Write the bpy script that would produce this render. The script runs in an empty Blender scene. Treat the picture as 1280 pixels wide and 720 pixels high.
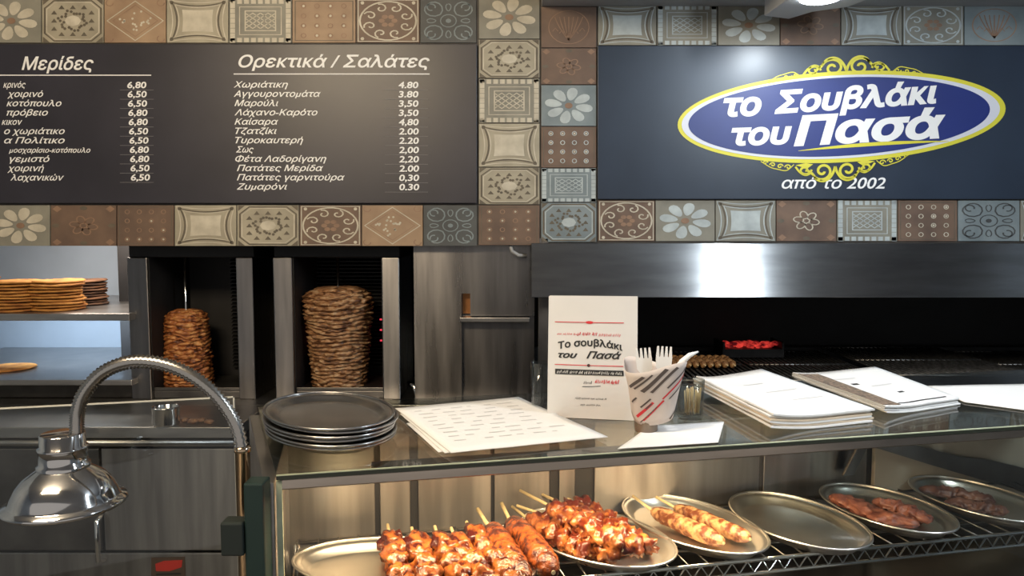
import bpy, bmesh, math, random
from mathutils import Vector, Matrix, noise
from mathutils.geometry import delaunay_2d_cdt
random.seed(7)
PI = math.pi
sc = bpy.context.scene
COL = sc.collection
# ------------------------------------------------------------------ camera
F = 960.0; TH = math.atan(75/960); CT, ST = math.cos(TH), math.sin(TH); HC = 1.54
cam_d = bpy.data.cameras.new('camera'); cam = bpy.data.objects.new('camera', cam_d); COL.objects.link(cam)
cam.location = (0, 0, HC); cam.rotation_euler = (PI/2 - TH, 0, 0)
cam_d.sensor_width = 36; cam_d.lens = 27.0; cam_d.clip_start = 0.05
sc.camera = cam
# ------------------------------------------------------------------ light
sc.view_settings.view_transform = 'Standard'; sc.view_settings.look = 'None'
sc.view_settings.gamma = 1; sc.view_settings.use_curve_mapping = False
sc.view_settings.exposure = 0.0
W = bpy.data.worlds.new('world'); sc.world = W; W.use_nodes = True
W.node_tree.nodes['Background'].inputs[0].default_value = (0.86, 0.82, 0.78, 1)
W.node_tree.nodes['Background'].inputs[1].default_value = 0.42
def area(name, loc, target, size, size_y, power, color):
    d = bpy.data.lights.new(name, 'AREA'); d.shape = 'RECTANGLE'; d.size = size; d.size_y = size_y
    d.energy = power; d.color = color
    o = bpy.data.objects.new(name, d); COL.objects.link(o); o.location = loc
    o.rotation_euler = (Vector(target) - Vector(loc)).to_track_quat('-Z', 'Y').to_euler()
    return o
def spot(name, loc, target, power, color, angle, blend, radius):
    d = bpy.data.lights.new(name, 'SPOT'); d.energy = power; d.color = color
    d.spot_size = angle; d.spot_blend = blend; d.shadow_soft_size = radius
    o = bpy.data.objects.new(name, d); COL.objects.link(o); o.location = loc
    o.rotation_euler = (Vector(target) - Vector(loc)).to_track_quat('-Z', 'Y').to_euler()
    return o
area('hall_light_left', (-1.1, 0.5, 2.75), (-1.1, 2.9, 1.6), 0.9, 0.5, 75, (1.0, 0.80, 0.54))
area('hall_light_right', (1.52, 0.9, 2.6), (1.1, 3.0, 1.75), 0.14, 0.8, 34, (0.80, 0.91, 1.0))
area('kitchen_tube', (-1.75, 3.3, 1.62), (-1.75, 3.6, 0.9), 0.7, 0.08, 9, (1.0, 0.88, 0.76))
area('shelf_fill', (-2.0, 3.35, 1.15), (-2.0, 3.75, 0.95), 0.8, 0.05, 5, (0.72, 0.86, 1.0))  # added fill brightening the lower bay, no fixture stands for it
spot('counter_spot', (-0.28, 1.0, 2.55), (0.30, 1.62, 1.15), 38, (1.0, 0.93, 0.84), 1.0, 0.7, 0.05)
spot('counter_spot', (0.75, 1.1, 2.55), (0.80, 1.75, 1.15), 45, (0.96, 0.97, 1.0), 1.0, 0.7, 0.05)

# ------------------------------------------------------------------ projection helpers: a picture point at a depth / height
def ray(px, py):
    a = (px-640)/F; b = (360-py)/F
    return Vector((a, CT + b*ST, -ST + b*CT))
def at(px, py, Y):
    d = ray(px, py); return Vector((0, 0, HC)) + d*(Y/d.y)
def atz(px, py, z):
    d = ray(px, py); return Vector((0, 0, HC)) + d*((z-HC)/d.z)

# ------------------------------------------------------------------ materials
MATS = {}
def mat(name, col, rough=0.5, metal=0.0, var=0.0, vscale=8.0, col2=None, bump=0.0, bscale=40.0,
        stretch=(1, 1, 1), emit=None, spec=0.5, vdetail=4, ramp=(0.35, 0.65), rvar=0.0, aniso=None):
    if name in MATS: return MATS[name]
    m = bpy.data.materials.new(name); m.use_nodes = True; MATS[name] = m
    nt = m.node_tree; N = nt.nodes; L = nt.links; b = N['Principled BSDF']
    b.inputs['Base Color'].default_value = (*col, 1); b.inputs['Roughness'].default_value = rough
    b.inputs['Metallic'].default_value = metal; b.inputs['Specular IOR Level'].default_value = spec
    tc = N.new('ShaderNodeTexCoord'); mp = N.new('ShaderNodeMapping'); mp.inputs['Scale'].default_value = stretch
    L.new(tc.outputs['Object'], mp.inputs['Vector'])
    if col2 is None and var > 0: col2 = tuple(c*(1-var) for c in col)
    if col2 is not None:
        n = N.new('ShaderNodeTexNoise'); n.inputs['Scale'].default_value = vscale; n.inputs['Detail'].default_value = vdetail
        L.new(mp.outputs[0], n.inputs['Vector'])
        r = N.new('ShaderNodeValToRGB'); r.color_ramp.elements[0].position = ramp[0]; r.color_ramp.elements[1].position = ramp[1]
        r.color_ramp.elements[0].color = (*col2, 1); r.color_ramp.elements[1].color = (*col, 1)
        L.new(n.outputs['Fac'], r.inputs['Fac']); L.new(r.outputs['Color'], b.inputs['Base Color'])
    if rvar > 0:
        n3 = N.new('ShaderNodeTexNoise'); n3.inputs['Scale'].default_value = vscale; n3.inputs['Detail'].default_value = 3
        L.new(mp.outputs[0], n3.inputs['Vector'])
        mr = N.new('ShaderNodeMapRange'); mr.inputs['To Min'].default_value = max(0.02, rough-rvar); mr.inputs['To Max'].default_value = rough+rvar
        L.new(n3.outputs['Fac'], mr.inputs['Value']); L.new(mr.outputs[0], b.inputs['Roughness'])
    if bump > 0:
        n2 = N.new('ShaderNodeTexNoise'); n2.inputs['Scale'].default_value = bscale; n2.inputs['Detail'].default_value = 3
        L.new(mp.outputs[0], n2.inputs['Vector'])
        bp = N.new('ShaderNodeBump'); bp.inputs['Strength'].default_value = bump; bp.inputs['Distance'].default_value = 0.01
        L.new(n2.outputs['Fac'], bp.inputs['Height']); L.new(bp.outputs['Normal'], b.inputs['Normal'])
    if aniso:
        b.inputs['Anisotropic'].default_value = aniso[0]; cx = N.new('ShaderNodeCombineXYZ')
        for i in range(3): cx.inputs[i].default_value = aniso[1][i]
        L.new(cx.outputs[0], b.inputs['Tangent'])
    if emit:
        b.inputs['Emission Color'].default_value = (*emit[0], 1); b.inputs['Emission Strength'].default_value = emit[1]
    return m
def glass(name, tint, refl=1.0, rough=0.02):
    m = bpy.data.materials.new(name); m.use_nodes = True; nt = m.node_tree; N = nt.nodes; L = nt.links
    N.remove(N['Principled BSDF']); out = N['Material Output']
    t = N.new('ShaderNodeBsdfTransparent'); t.inputs[0].default_value = (*tint, 1)
    g = N.new('ShaderNodeBsdfGlossy'); g.inputs['Roughness'].default_value = rough
    f = N.new('ShaderNodeFresnel'); ge = N.new('ShaderNodeNewGeometry'); mi_ = N.new('ShaderNodeMapRange')
    mi_.inputs['To Min'].default_value = 1.5; mi_.inputs['To Max'].default_value = 1/1.5
    L.new(ge.outputs['Backfacing'], mi_.inputs['Value']); L.new(mi_.outputs[0], f.inputs['IOR'])
    mu = N.new('ShaderNodeMath'); mu.operation = 'MULTIPLY'; mu.inputs[1].default_value = refl; L.new(f.outputs[0], mu.inputs[0])
    x = N.new('ShaderNodeMixShader'); L.new(mu.outputs[0], x.inputs[0]); L.new(t.outputs[0], x.inputs[1]); L.new(g.outputs[0], x.inputs[2])
    L.new(x.outputs[0], out.inputs['Surface']); return m
STEEL = mat('brushed steel', (0.50, 0.48, 0.46), 0.34, 1.0, var=0.25, vscale=6, stretch=(1, 1, 6), bump=0.02, bscale=60, rvar=0.06)
STEELV = mat('vertical brushed steel', (0.33, 0.315, 0.31), 0.29, 1.0, var=0.3, vscale=5, stretch=(5, 5, 0.4), rvar=0.06, aniso=(0.8, (0, 0, 1)))
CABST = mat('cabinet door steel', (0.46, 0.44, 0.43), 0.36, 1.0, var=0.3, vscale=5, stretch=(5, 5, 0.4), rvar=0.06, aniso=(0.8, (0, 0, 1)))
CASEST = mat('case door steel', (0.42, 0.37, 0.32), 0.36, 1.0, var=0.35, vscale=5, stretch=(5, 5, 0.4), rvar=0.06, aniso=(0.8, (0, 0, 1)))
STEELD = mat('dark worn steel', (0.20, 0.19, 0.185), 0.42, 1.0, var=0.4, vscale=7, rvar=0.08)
CHROME = mat('chrome', (0.78, 0.76, 0.74), 0.09, 1.0)
TRAYM = mat('polished tray steel', (0.80, 0.77, 0.73), 0.30, 1.0, var=0.15, vscale=9, rvar=0.06)
TRAYD = mat('dull stacked tray steel', (0.50, 0.49, 0.48), 0.27, 1.0, var=0.25, vscale=7)
BLACK = mat('mottled black', (0.012, 0.011, 0.012), 0.6, 0.0, var=0.5, vscale=6)  # near-black with random mottling, for gaps and grill interiors
IRON = mat('black iron', (0.035, 0.034, 0.035), 0.45, 0.6, var=0.4, vscale=20)
GREEN = mat('dark green enamel', (0.018, 0.040, 0.036), 0.4, 0.0, var=0.2)
WALLB = mat('pale blue kitchen wall', (0.42, 0.50, 0.60), 0.5, 0.0, var=0.15, vscale=3)
FLOORM = mat('grey floor', (0.16, 0.15, 0.14), 0.6, var=0.3)
CEILM = mat('grey ceiling', (0.40, 0.41, 0.43), 0.7, var=0.1)
WHITE = mat('white paper', (0.80, 0.79, 0.77), 0.75, var=0.04, vscale=5)
PAPERC = mat('cream paper edge', (0.74, 0.60, 0.44), 0.8, var=0.15, vscale=30)
INK = mat('grey ink', (0.60, 0.59, 0.58), 0.8)
INKB = mat('black ink', (0.02, 0.02, 0.02), 0.7)
INKR = mat('red ink', (0.62, 0.03, 0.04), 0.7)
WPLAST = mat('white plastic', (0.80, 0.79, 0.76), 0.4)
GTOP = glass('counter glass', (0.76, 0.79, 0.76), 1.3, 0.04)
GPANE = glass('clear pane glass', (0.94, 0.96, 0.95), 0.8)
GCUP = glass('tumbler glass', (0.86, 0.88, 0.88), 1.0)
GEDGE = mat('polished glass edge', (0.55, 0.60, 0.42), 0.25, var=0.3, vscale=20)
GEDD = mat('dark glass edge', (0.030, 0.035, 0.025), 0.25)
RAILM = mat('reflection tinted steel', (0.66, 0.56, 0.47), 0.22, 1.0, var=0.25, vscale=5, stretch=(1, 1, 4))  # warm reflections on rail and deck tinted into the steel colour

# ------------------------------------------------------------------ mesh collector
class G:
    def __init__(s): s.v = []; s.f = []; s.m = []; s.s = []
    def add(s, V, Fc, mi=0, smooth=False):
        o = len(s.v); s.v += [Vector(p) for p in V]
        for f in Fc: s.f.append([i+o for i in f]); s.m.append(mi); s.s.append(smooth)
        return s
    def box(s, x0, x1, y0, y1, z0, z1, mi=0):
        V = [(x, y, z) for x in (x0, x1) for y in (y0, y1) for z in (z0, z1)]
        return s.add(V, [(0, 1, 3, 2), (4, 6, 7, 5), (0, 4, 5, 1), (2, 3, 7, 6), (0, 2, 6, 4), (1, 5, 7, 3)], mi)
    def hexa(s, P, mi=0):       # 8 points: bottom ring then top ring
        return s.add(P, [(3, 2, 1, 0), (4, 5, 6, 7), (0, 1, 5, 4), (1, 2, 6, 5), (2, 3, 7, 6), (3, 0, 4, 7)], mi)
    def prism(s, P, d, mi=0):   # polygon P pushed by vector d
        n = len(P); d = Vector(d); V = [Vector(p) for p in P] + [Vector(p)+d for p in P]
        Fc = [list(range(n))[::-1], list(range(n, 2*n))] + [(i, (i+1) % n, (i+1) % n+n, i+n) for i in range(n)]
        return s.add(V, Fc, mi)
    def tube(s, P, r, n=10, mi=0, cap=True, closed=False):
        P = [Vector(p) for p in P]; R = r if isinstance(r, (list, tuple)) else [r]*len(P)
        V = []; prev = None
        for i, p in enumerate(P):
            a = P[i-1] if i > 0 else (P[-1] if closed else P[i]); b = P[i+1] if i < len(P)-1 else (P[0] if closed else P[i])
            t = (b-a).normalized()
            if prev is None: q = t.orthogonal().normalized()
            else:
                q = prev - t*prev.dot(t); q = q.normalized() if q.length > 1e-6 else t.orthogonal().normalized()
            prev = q; w = t.cross(q)
            V += [p + (q*math.cos(2*PI*k/n) + w*math.sin(2*PI*k/n))*R[i] for k in range(n)]
        m = len(P); Fc = []
        for i in range(m if closed else m-1):
            j = (i+1) % m
            Fc += [(i*n+k, i*n+(k+1) % n, j*n+(k+1) % n, j*n+k) for k in range(n)]
        s.add(V, Fc, mi, True)
        if cap and not closed: 
            o = len(s.v)-len(V); s.f += [[o+k for k in range(n)][::-1], [o+(m-1)*n+k for k in range(n)]]; s.m += [mi, mi]; s.s += [False, False]
        return s
    def lathe(s, prof, c=(0, 0, 0), n=32, mi=0, sx=1, sy=1, rot=0, smooth=True, arc=None):
        c = Vector(c); V = []
        for r, z in prof:
            for k in range(n):
                a = 2*PI*k/n; x = r*math.cos(a)*sx; y = r*math.sin(a)*sy
                V.append(c + Vector((x*math.cos(rot)-y*math.sin(rot), x*math.sin(rot)+y*math.cos(rot), z)))
        Fc = [(i*n+k, i*n+(k+1) % n, (i+1)*n+(k+1) % n, (i+1)*n+k) for i in range(len(prof)-1) for k in range(n)]
        return s.add(V, Fc, mi, smooth)
    def grid(s, fn, nu, nv, mi=0, smooth=True):
        V = [fn(i/nu, j/nv) for j in range(nv+1) for i in range(nu+1)]
        Fc = [(j*(nu+1)+i, j*(nu+1)+i+1, (j+1)*(nu+1)+i+1, (j+1)*(nu+1)+i) for j in range(nv) for i in range(nu)]
        return s.add(V, Fc, mi, smooth)
def obj(name, g, m, parent=None, bevel=0.0, solid=0.0, recalc=True):
    me = bpy.data.meshes.new(name); off = Vector(parent.location) if parent is not None else Vector()
    if parent is not None and parent.parent is not None: off += Vector(parent.parent.location)
    me.from_pydata([tuple(p-off) for p in g.v], [], g.f)
    ms = m if isinstance(m, (list, tuple)) else [m]
    for x in ms: me.materials.append(x)
    for p, mi, sm in zip(me.polygons, g.m, g.s): p.material_index = mi; p.use_smooth = sm
    if recalc:
        b = bmesh.new(); b.from_mesh(me); bmesh.ops.recalc_face_normals(b, faces=b.faces); b.to_mesh(me); b.free()
    me.update()
    o = bpy.data.objects.new(name, me); COL.objects.link(o)
    if parent is not None: o.parent = parent
    if solid: md = o.modifiers.new('solid', 'SOLIDIFY'); md.thickness = solid; md.offset = 1
    if bevel: md = o.modifiers.new('bevel', 'BEVEL'); md.width = bevel; md.segments = 2; md.limit_method = 'ANGLE'
    return o
def tag(o, label, cat, group=None, kind=None):
    o['label'] = label; o['category'] = cat
    if group: o['group'] = group
    if kind: o['kind'] = kind
    return o
def thing(name, label, cat, loc=(0, 0, 0), group=None):
    o = bpy.data.objects.new(name, None); COL.objects.link(o); o.location = loc; o.empty_display_size = 0.05
    return tag(o, label, cat, group)
def struct(name, g, m, label=None):
    o = obj(name, g, m); o['kind'] = 'structure'
    if label: o['label'] = label
    return o
def dup(root, loc, rotz=0.0, label=None):
    r = root.copy(); COL.objects.link(r); r.location = loc; r.rotation_euler = (0, 0, rotz)
    if label: r['label'] = label
    for ch in root.children:
        c = ch.copy(); COL.objects.link(c); c.parent = r
        for q in ch.children:
            d = q.copy(); COL.objects.link(d); d.parent = c
    return r

# flat picture-space shapes carried onto a plane
def plane_at(Y): return lambda x, y: at(x, y, Y)
def poly(g, pts, pl, mi=0): g.add([pl(*p) for p in pts], [list(range(len(pts)))], mi)
def ell(cx, cy, rx, ry, n=28, shear=0.0, a0=0, a1=2*PI):
    return [(cx+rx*math.cos(a0+(a1-a0)*k/n), cy+ry*math.sin(a0+(a1-a0)*k/n)+shear*rx*math.cos(a0+(a1-a0)*k/n)) for k in range(n)]
def ribbon(g, pts, w, pl, mi=0, closed=False, taper=False):
    n = len(pts); V = []
    for i, (x, y) in enumerate(pts):
        a = pts[i-1] if (i > 0 or closed) else pts[i]; b = pts[(i+1) % n] if (i < n-1 or closed) else pts[i]
        dx, dy = b[0]-a[0], b[1]-a[1]; l = math.hypot(dx, dy) or 1
        ww = w*(math.sin(PI*i/(n-1))*0.9+0.1 if taper else 1)
        V += [pl(x-dy/l*ww/2, y+dx/l*ww/2), pl(x+dy/l*ww/2, y-dx/l*ww/2)]
    g.add(V, [(2*i, 2*i+1, (2*i+3) % (2*n), (2*i+2) % (2*n)) for i in range(n if closed else n-1)], mi)
def smooth(pts, n=6):
    out = []
    for i in range(len(pts)-1):
        p0 = pts[max(i-1, 0)]; p1 = pts[i]; p2 = pts[i+1]; p3 = pts[min(i+2, len(pts)-1)]
        for k in range(n):
            t = k/n; out.append(tuple(0.5*((2*p1[j])+(-p0[j]+p2[j])*t+(2*p0[j]-5*p1[j]+4*p2[j]-p3[j])*t*t+(-p0[j]+3*p1[j]-3*p2[j]+p3[j])*t**3) for j in range(2)))
    return out+[pts[-1]]
GLY = {}
def glyph_mesh(s, shear, weight):
    """letter outlines filled by winding number, as flat triangles"""
    key = (s, shear, weight)
    if key in GLY: return GLY[key]
    c = bpy.data.curves.new('t', 'FONT'); c.body = s; c.shear = shear; c.resolution_u = 3; c.size = 1
    c.dimensions = '3D'; c.fill_mode = 'FULL'; c.dimensions = '2D'; c.fill_mode = 'NONE'
    o = bpy.data.objects.new('t', c); COL.objects.link(o)
    dg = bpy.context.evaluated_depsgraph_get(); me = bpy.data.meshes.new_from_object(o.evaluated_get(dg))
    P = [v.co.to_2d() for v in me.vertices]; nxt = {e.vertices[0]: e.vertices[1] for e in me.edges}
    E_ = [(P[a], P[b]) for a, b in nxt.items()]
    V, T = [], []
    # group the outlines into letters by overlapping x ranges, fill each by itself
    seen = set(); loops = []
    for a in nxt:
        if a in seen: continue
        lp_ = []; k = a
        while k not in seen and k in nxt: seen.add(k); lp_.append(k); k = nxt[k]
        if len(lp_) > 2: loops.append(lp_)
    loops.sort(key=lambda l: min(P[k].x for k in l)); groups = []
    if weight:      # thicken the strokes: push every outline outwards
        Q = dict()
        area_ = lambda l: sum(P[l[q-1]].x*P[l[q]].y-P[l[q]].x*P[l[q-1]].y for q in range(len(l)))
        bb = lambda l: (min(P[k].x for k in l), max(P[k].x for k in l), min(P[k].y for k in l), max(P[k].y for k in l))
        info = [(l, area_(l), bb(l)) for l in loops]
        for l, ar, b_ in info:
            n = len(l); sg = 1 if ar > 0 else -1
            for l2, a2, c_ in info:     # a loop of the other sense wholly inside a larger one is a counter
                if l2 is not l and a2*ar < 0 and abs(a2) > abs(ar) and c_[0] <= b_[0] and c_[1] >= b_[1] and c_[2] <= b_[2] and c_[3] >= b_[3]: sg = -sg; break
            for q in range(n):
                e1 = P[l[q]]-P[l[q-1]]; e2 = P[l[(q+1) % n]]-P[l[q]]
                n1 = Vector((e1.y, -e1.x)).normalized()*sg; n2 = Vector((e2.y, -e2.x)).normalized()*sg
                mm = n1+n2; d_ = mm.dot(n1)
                Q[l[q]] = P[l[q]]+(mm*min(1/d_, 1.6) if d_ > 0.3 else n1)*weight
        P = [Q.get(q, P[q]) for q in range(len(P))]
    for l in loops:
        a, b = min(P[k].x for k in l), max(P[k].x for k in l)
        if groups and a < groups[-1][0]: groups[-1][1].append(l); groups[-1][0] = max(groups[-1][0], b)
        else: groups.append([b, [l]])
    for _, ls in groups:
        vs = []; es = []
        for l in ls:
            o_ = len(vs); vs += [P[k]+Vector((1e-5*math.sin(k*1.3), 1e-5*math.cos(k*2.1))) for k in l]; es += [(o_+q, o_+(q+1) % len(l)) for q in range(len(l))]
        segs = [(vs[a], vs[b]) for a, b in es]
        r = delaunay_2d_cdt(vs, es, [], 0, 1e-6); o_ = len(V); V += [v.copy() for v in r[0]]
        for f in r[2]:
            m = (r[0][f[0]]+r[0][f[1]]+r[0][f[2]])/3; wn = 0
            for a, b in segs:
                if (a.y <= m.y) != (b.y <= m.y):
                    x = a.x+(m.y-a.y)/(b.y-a.y)*(b.x-a.x)
                    if x > m.x: wn += 1 if b.y > a.y else -1
            if wn != 0: T.append([q+o_ for q in f])
    bpy.data.objects.remove(o); bpy.data.curves.remove(c); bpy.data.meshes.remove(me)
    GLY[key] = (V, T); return V, T
def text(g, s, x0, x1, base, em, pl, shear=0.0, weight=0.0, slope=0.0, mi=0, arc=0.0):
    """lettering: s fitted between x0 and x1 on a baseline, em = letter size, in picture units of plane pl"""
    V0, T = glyph_mesh(s, shear, weight)
    xs = [V0[i].x for t in T for i in t]; a, b = min(xs), max(xs); k = (x1-x0)/(b-a); V = []
    for v in V0:
        X = x0+(v.x-a)*k; u = (X-x0)/(x1-x0)-0.5
        V.append(pl(X, base - v.y*em - slope*(X-x0) + arc*(4*u*u-1)))
    g.add(V, T, mi)
# ================================================================== setting
YF = 3.0                                   # face of the tiled fascia
g = G(); g.box(-3.2, 3.2, -1.0, 4.0, -0.1, 0); struct('floor', g, FLOORM)
g = G(); g.box(-3.2, 3.2, 3.9, 4.0, 0, 2.9); struct('wall_back', g, WALLB)
g = G(); g.box(-3.2, -3.1, -1.0, 3.9, 0, 2.9); struct('wall_left', g, WALLB)
g = G(); g.box(3.1, 3.2, -1.0, 3.9, 0, 2.9); struct('wall_right', g, WALLB)
g = G(); g.box(-3.2, 3.2, -1.0, 4.0, 2.8, 2.9); struct('ceiling', g, CEILM)
zs = at(800, 8, YF).z
g = G(); g.box(at(677, 8, YF).x, 3.1, 2.42, YF-0.003, zs, zs+0.06); struct('trim_1', g, CEILM)   # dropped ceiling edge over the sign

# tiled fascia: relief of cement tiles, one wall
TM = []
def tm(name, c, c2, sc_=9): TM.append(mat(name, c, 0.55, 0, col2=c2, vscale=sc_, ramp=(0.3, 0.7), vdetail=6)); return len(TM)-1
t_grout = tm('grout', (0.083, 0.072, 0.063), (0.045, 0.039, 0.036))
t_beige = tm('beige tile', (0.450, 0.405, 0.307), (0.300, 0.270, 0.203))
t_grey = tm('grey green tile', (0.300, 0.285, 0.232), (0.195, 0.188, 0.158))
t_brown = tm('red brown tile', (0.203, 0.128, 0.087), (0.112, 0.072, 0.054))
t_tan = tm('tan tile', (0.405, 0.277, 0.173), (0.270, 0.173, 0.108))
t_teal = tm('dark slate tile', (0.090, 0.096, 0.096), (0.053, 0.055, 0.057))
t_blue = tm('blue grey tile', (0.247, 0.292, 0.307), (0.150, 0.188, 0.203))
m_pale = tm('pale motif', (0.645, 0.593, 0.480), (0.465, 0.420, 0.330), 20)
m_dark = tm('dark motif', (0.158, 0.128, 0.090), (0.098, 0.083, 0.063), 20)
m_brown = tm('brown motif', (0.330, 0.203, 0.128), (0.225, 0.135, 0.090), 20)
m_blue = tm('pale blue motif', (0.540, 0.600, 0.600), (0.375, 0.420, 0.435), 20)
gt = G()
gt.box(-3.1, 3.1, YF+0.008, YF+0.06, at(640, 308, YF).z+0.004, 2.8, t_grout)
def tile(x0, x1, y0, y1, kind, base, ink, hi=None):
    hi = m_pale if hi is None else hi
    gp = 0.7
    P = [at(x0+gp, y1-gp, YF), at(x1-gp, y1-gp, YF), at(x1-gp, y0+gp, YF), at(x0+gp, y0+gp, YF)]
    gt.prism(P, (0, 0.009, 0), base)
    pl = lambda u, v: at(x0+(x1-x0)*u, y0+(y1-y0)*v, YF-0.0012)
    R = lambda pts, w, c=ink, cl=False: ribbon(gt, pts, w, pl, c, cl)
    rnd = random.Random(int(x0*7+y0*13))
    if kind == 'flower':
        for k in range(8):
            a = PI*k/4+0.2
            pe = []
            for t in range(14):
                b = 2*PI*t/14; r = 0.125+0.155*math.cos(b) ; w = 0.092*math.sin(b)*(1+0.25*math.cos(b))
                pe.append((0.5+(0.155+r)*math.cos(a)-w*math.sin(a), 0.5+(0.155+r)*math.sin(a)+w*math.cos(a)))
            poly(gt, pe, pl, ink)
        pl2 = lambda u, v: at(x0+(x1-x0)*u, y0+(y1-y0)*v, YF-0.002)
        gt.add([pl2(*p) for p in ell(0.5, 0.5, 0.07, 0.07, 12)], [list(range(12))], m_brown)
    elif kind == 'octagon':
        o = [(0.05, 0.22), (0.2, 0.05), (0.8, 0.05), (0.95, 0.22), (0.95, 0.78), (0.8, 0.95), (0.2, 0.95), (0.05, 0.78)]
        R(o, 0.03, m_dark, True)
        R([(0.5+(x-0.5)*0.93, 0.5+(y-0.5)*0.92) for x, y in o], 0.02, hi, True)
        for sx in (0, 1):
            for sy in (0, 1):
                poly(gt, [(abs(sx-0.02), abs(sy-0.02)), (abs(sx-0.13), abs(sy-0.02)), (abs(sx-0.02), abs(sy-0.15))], pl, m_dark)
        for k in range(4):
            for j in range(3):
                c = 0.32+0.18*j
                for (a, b) in ([(c, 0.2)], [(c, 0.8)], [(0.2, c)], [(0.8, c)])[k]:
                    s = 0.05
                    poly(gt, [(a-s, b+s*0.8), (a+s, b+s*0.8), (a, b-s)], pl, m_dark)
        for t in range(26):
            a = 2*PI*t/26; r = 0.2+0.035*math.sin(a*6)+rnd.uniform(-.02, .02)
            poly(gt, ell(0.5+r*math.cos(a), 0.5+r*0.95*math.sin(a), 0.026, 0.034, 6), pl, m_dark)
        poly(gt, ell(0.5, 0.5, 0.13, 0.12, 8), pl, hi)
    elif kind == 'lattice':
        for k in range(9):
            c = 0.06+0.88*k/8
            for a, b in ((c, 0.07), (c, 0.93), (0.06, c), (0.94, c)):
                poly(gt, [(a-0.038, b-0.05), (a+0.038, b-0.05), (a+0.038, b+0.05), (a-0.038, b+0.05)], pl, ink)
        R([(0.17, 0.19), (0.83, 0.19), (0.83, 0.81), (0.17, 0.81)], 0.022, ink, True)
        R([(0.26, 0.28), (0.74, 0.28), (0.74, 0.72), (0.26, 0.72)], 0.03, ink, True)
        for k in range(-3, 5):
            p = []
            for sgn in (1, -1):
                q = []
                for t in range(9):
                    u = 0.27+0.46*t/8; v = 0.5+sgn*(u-0.5)*0.95+0.115*(k-0.5)
                    if 0.29 < v < 0.71: q.append((u, v))
                if len(q) > 1: R(q, 0.018)
    elif kind == 'cushion':
        def edge(r, c):
            out = []
            for k in range(4):
                for t in range(8):
                    u = t/8*2-1; d = r - c*(1-u*u)
                    x, y = [(u*r, -d), (d, u*r), (-u*r, d), (-d, -u*r)][k]
                    out.append((0.5+x, 0.5+y))
            return out
        R(edge(0.47, 0.07), 0.018, hi, True); R(edge(0.41, 0.08), 0.03, m_dark if base != t_blue else t_grey, True); R(edge(0.36, 0.06), 0.02, hi, True)
        poly(gt, edge(0.25, 0.015), pl, hi)
        for sx in (0.08, 0.92):
            for sy in (0.09, 0.91): poly(gt, ell(sx, sy, 0.035, 0.045, 8), pl, m_dark)
    elif kind == 'dots':
        R([(0.05, 0.06), (0.95, 0.06), (0.95, 0.94), (0.05, 0.94)], 0.018, m_dark, True)
        for i in range(4):
            for j in range(4):
                u, v = 0.18+0.21*i, 0.17+0.22*j
                R(ell(u, v, 0.038, 0.05, 8), 0.016, ink, True)
                if rnd.random() < 0.55: poly(gt, ell(u, v, 0.02, 0.028, 6), pl, m_pale)
    elif kind == 'scroll':
        R([(0.035, 0.04), (0.965, 0.04), (0.965, 0.96), (0.035, 0.96)], 0.022, ink, True)
        R(ell(0.5, 0.5, 0.44, 0.43, 30), 0.028, ink, True)
        for k in range(8):
            a = PI*k/4+0.39; cx, cy = 0.5+0.3*math.cos(a), 0.5+0.3*math.sin(a)
            R([(cx+(0.105-0.0085*t)*math.cos(a+t*0.62), cy+(0.105-0.0085*t)*math.sin(a+t*0.62)) for t in range(11)], 0.026)
        for k in range(6): 
            a = PI*k/3; poly(gt, ell(0.5+0.1*math.cos(a), 0.5+0.1*math.sin(a), 0.05, 0.05, 8), pl, m_brown)
        for sx in (0.1, 0.9):
            for sy in (0.1, 0.9): poly(gt, ell(sx, sy, 0.03, 0.04, 6), pl, ink)
    elif kind == 'darkscroll':
        for k in range(4):
            a0 = PI*k/2+PI/4; cx, cy = 0.5+0.4*math.cos(a0), 0.5+0.4*math.sin(a0)
            for sg in (1, -1):
                R([(cx+(0.2-0.014*t)*math.cos(a0+PI+sg*t*0.5), cy+(0.2-0.014*t)*math.sin(a0+PI+sg*t*0.5)) for t in range(12)], 0.026)
            a1 = PI*k/2
            R([(0.5+(0.3+0.08*math.cos(t))*math.cos(a1+0.15*math.sin(t)), 0.5+(0.3+0.08*math.cos(t))*math.sin(a1+0.15*math.sin(t))) for t in [i*0.6 for i in range(11)]], 0.02)
        R(ell(0.5, 0.5, 0.14, 0.14, 14), 0.02, ink, True); poly(gt, ell(0.5, 0.5, 0.05, 0.05, 8), pl, ink)
    elif kind == 'petals':
        for k in range(6):
            a = PI*k/3+0.2; pts = []
            for t in range(12):
                b = 2*PI*t/12; r = 0.13+0.085*math.cos(b); w = 0.06*math.sin(b)
                pts.append((0.5+r*math.cos(a)-w*math.sin(a), 0.5+(r*math.sin(a)+w*math.cos(a))*1.1))
            R(pts, 0.022, ink, True)
        for sx in (0.1, 0.9):
            for sy in (0.1, 0.9): poly(gt, [(sx-0.07, sy), (sx, sy-0.08), (sx+0.07, sy), (sx, sy+0.08)], pl, m_brown if base != t_tan else m_pale)
        for a, b in ((0.5, 0.08), (0.5, 0.92), (0.08, 0.5), (0.92, 0.5)): poly(gt, ell(a, b, 0.06, 0.05, 8), pl, m_dark)
    elif kind == 'diamond':
        R([(0.5, 0.06), (0.95, 0.5), (0.5, 0.94), (0.05, 0.5)], 0.022, ink, True)
        R([(0.5, 0.15), (0.86, 0.5), (0.5, 0.85), (0.14, 0.5)], 0.014, m_brown, True)
        for k in range(34):
            u, v = rnd.uniform(0.2, 0.8), rnd.uniform(0.2, 0.8)
            if abs(u-0.5)+abs(v-0.5) < 0.32: poly(gt, ell(u, v, 0.02, 0.027, 6), pl, ink)
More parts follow.
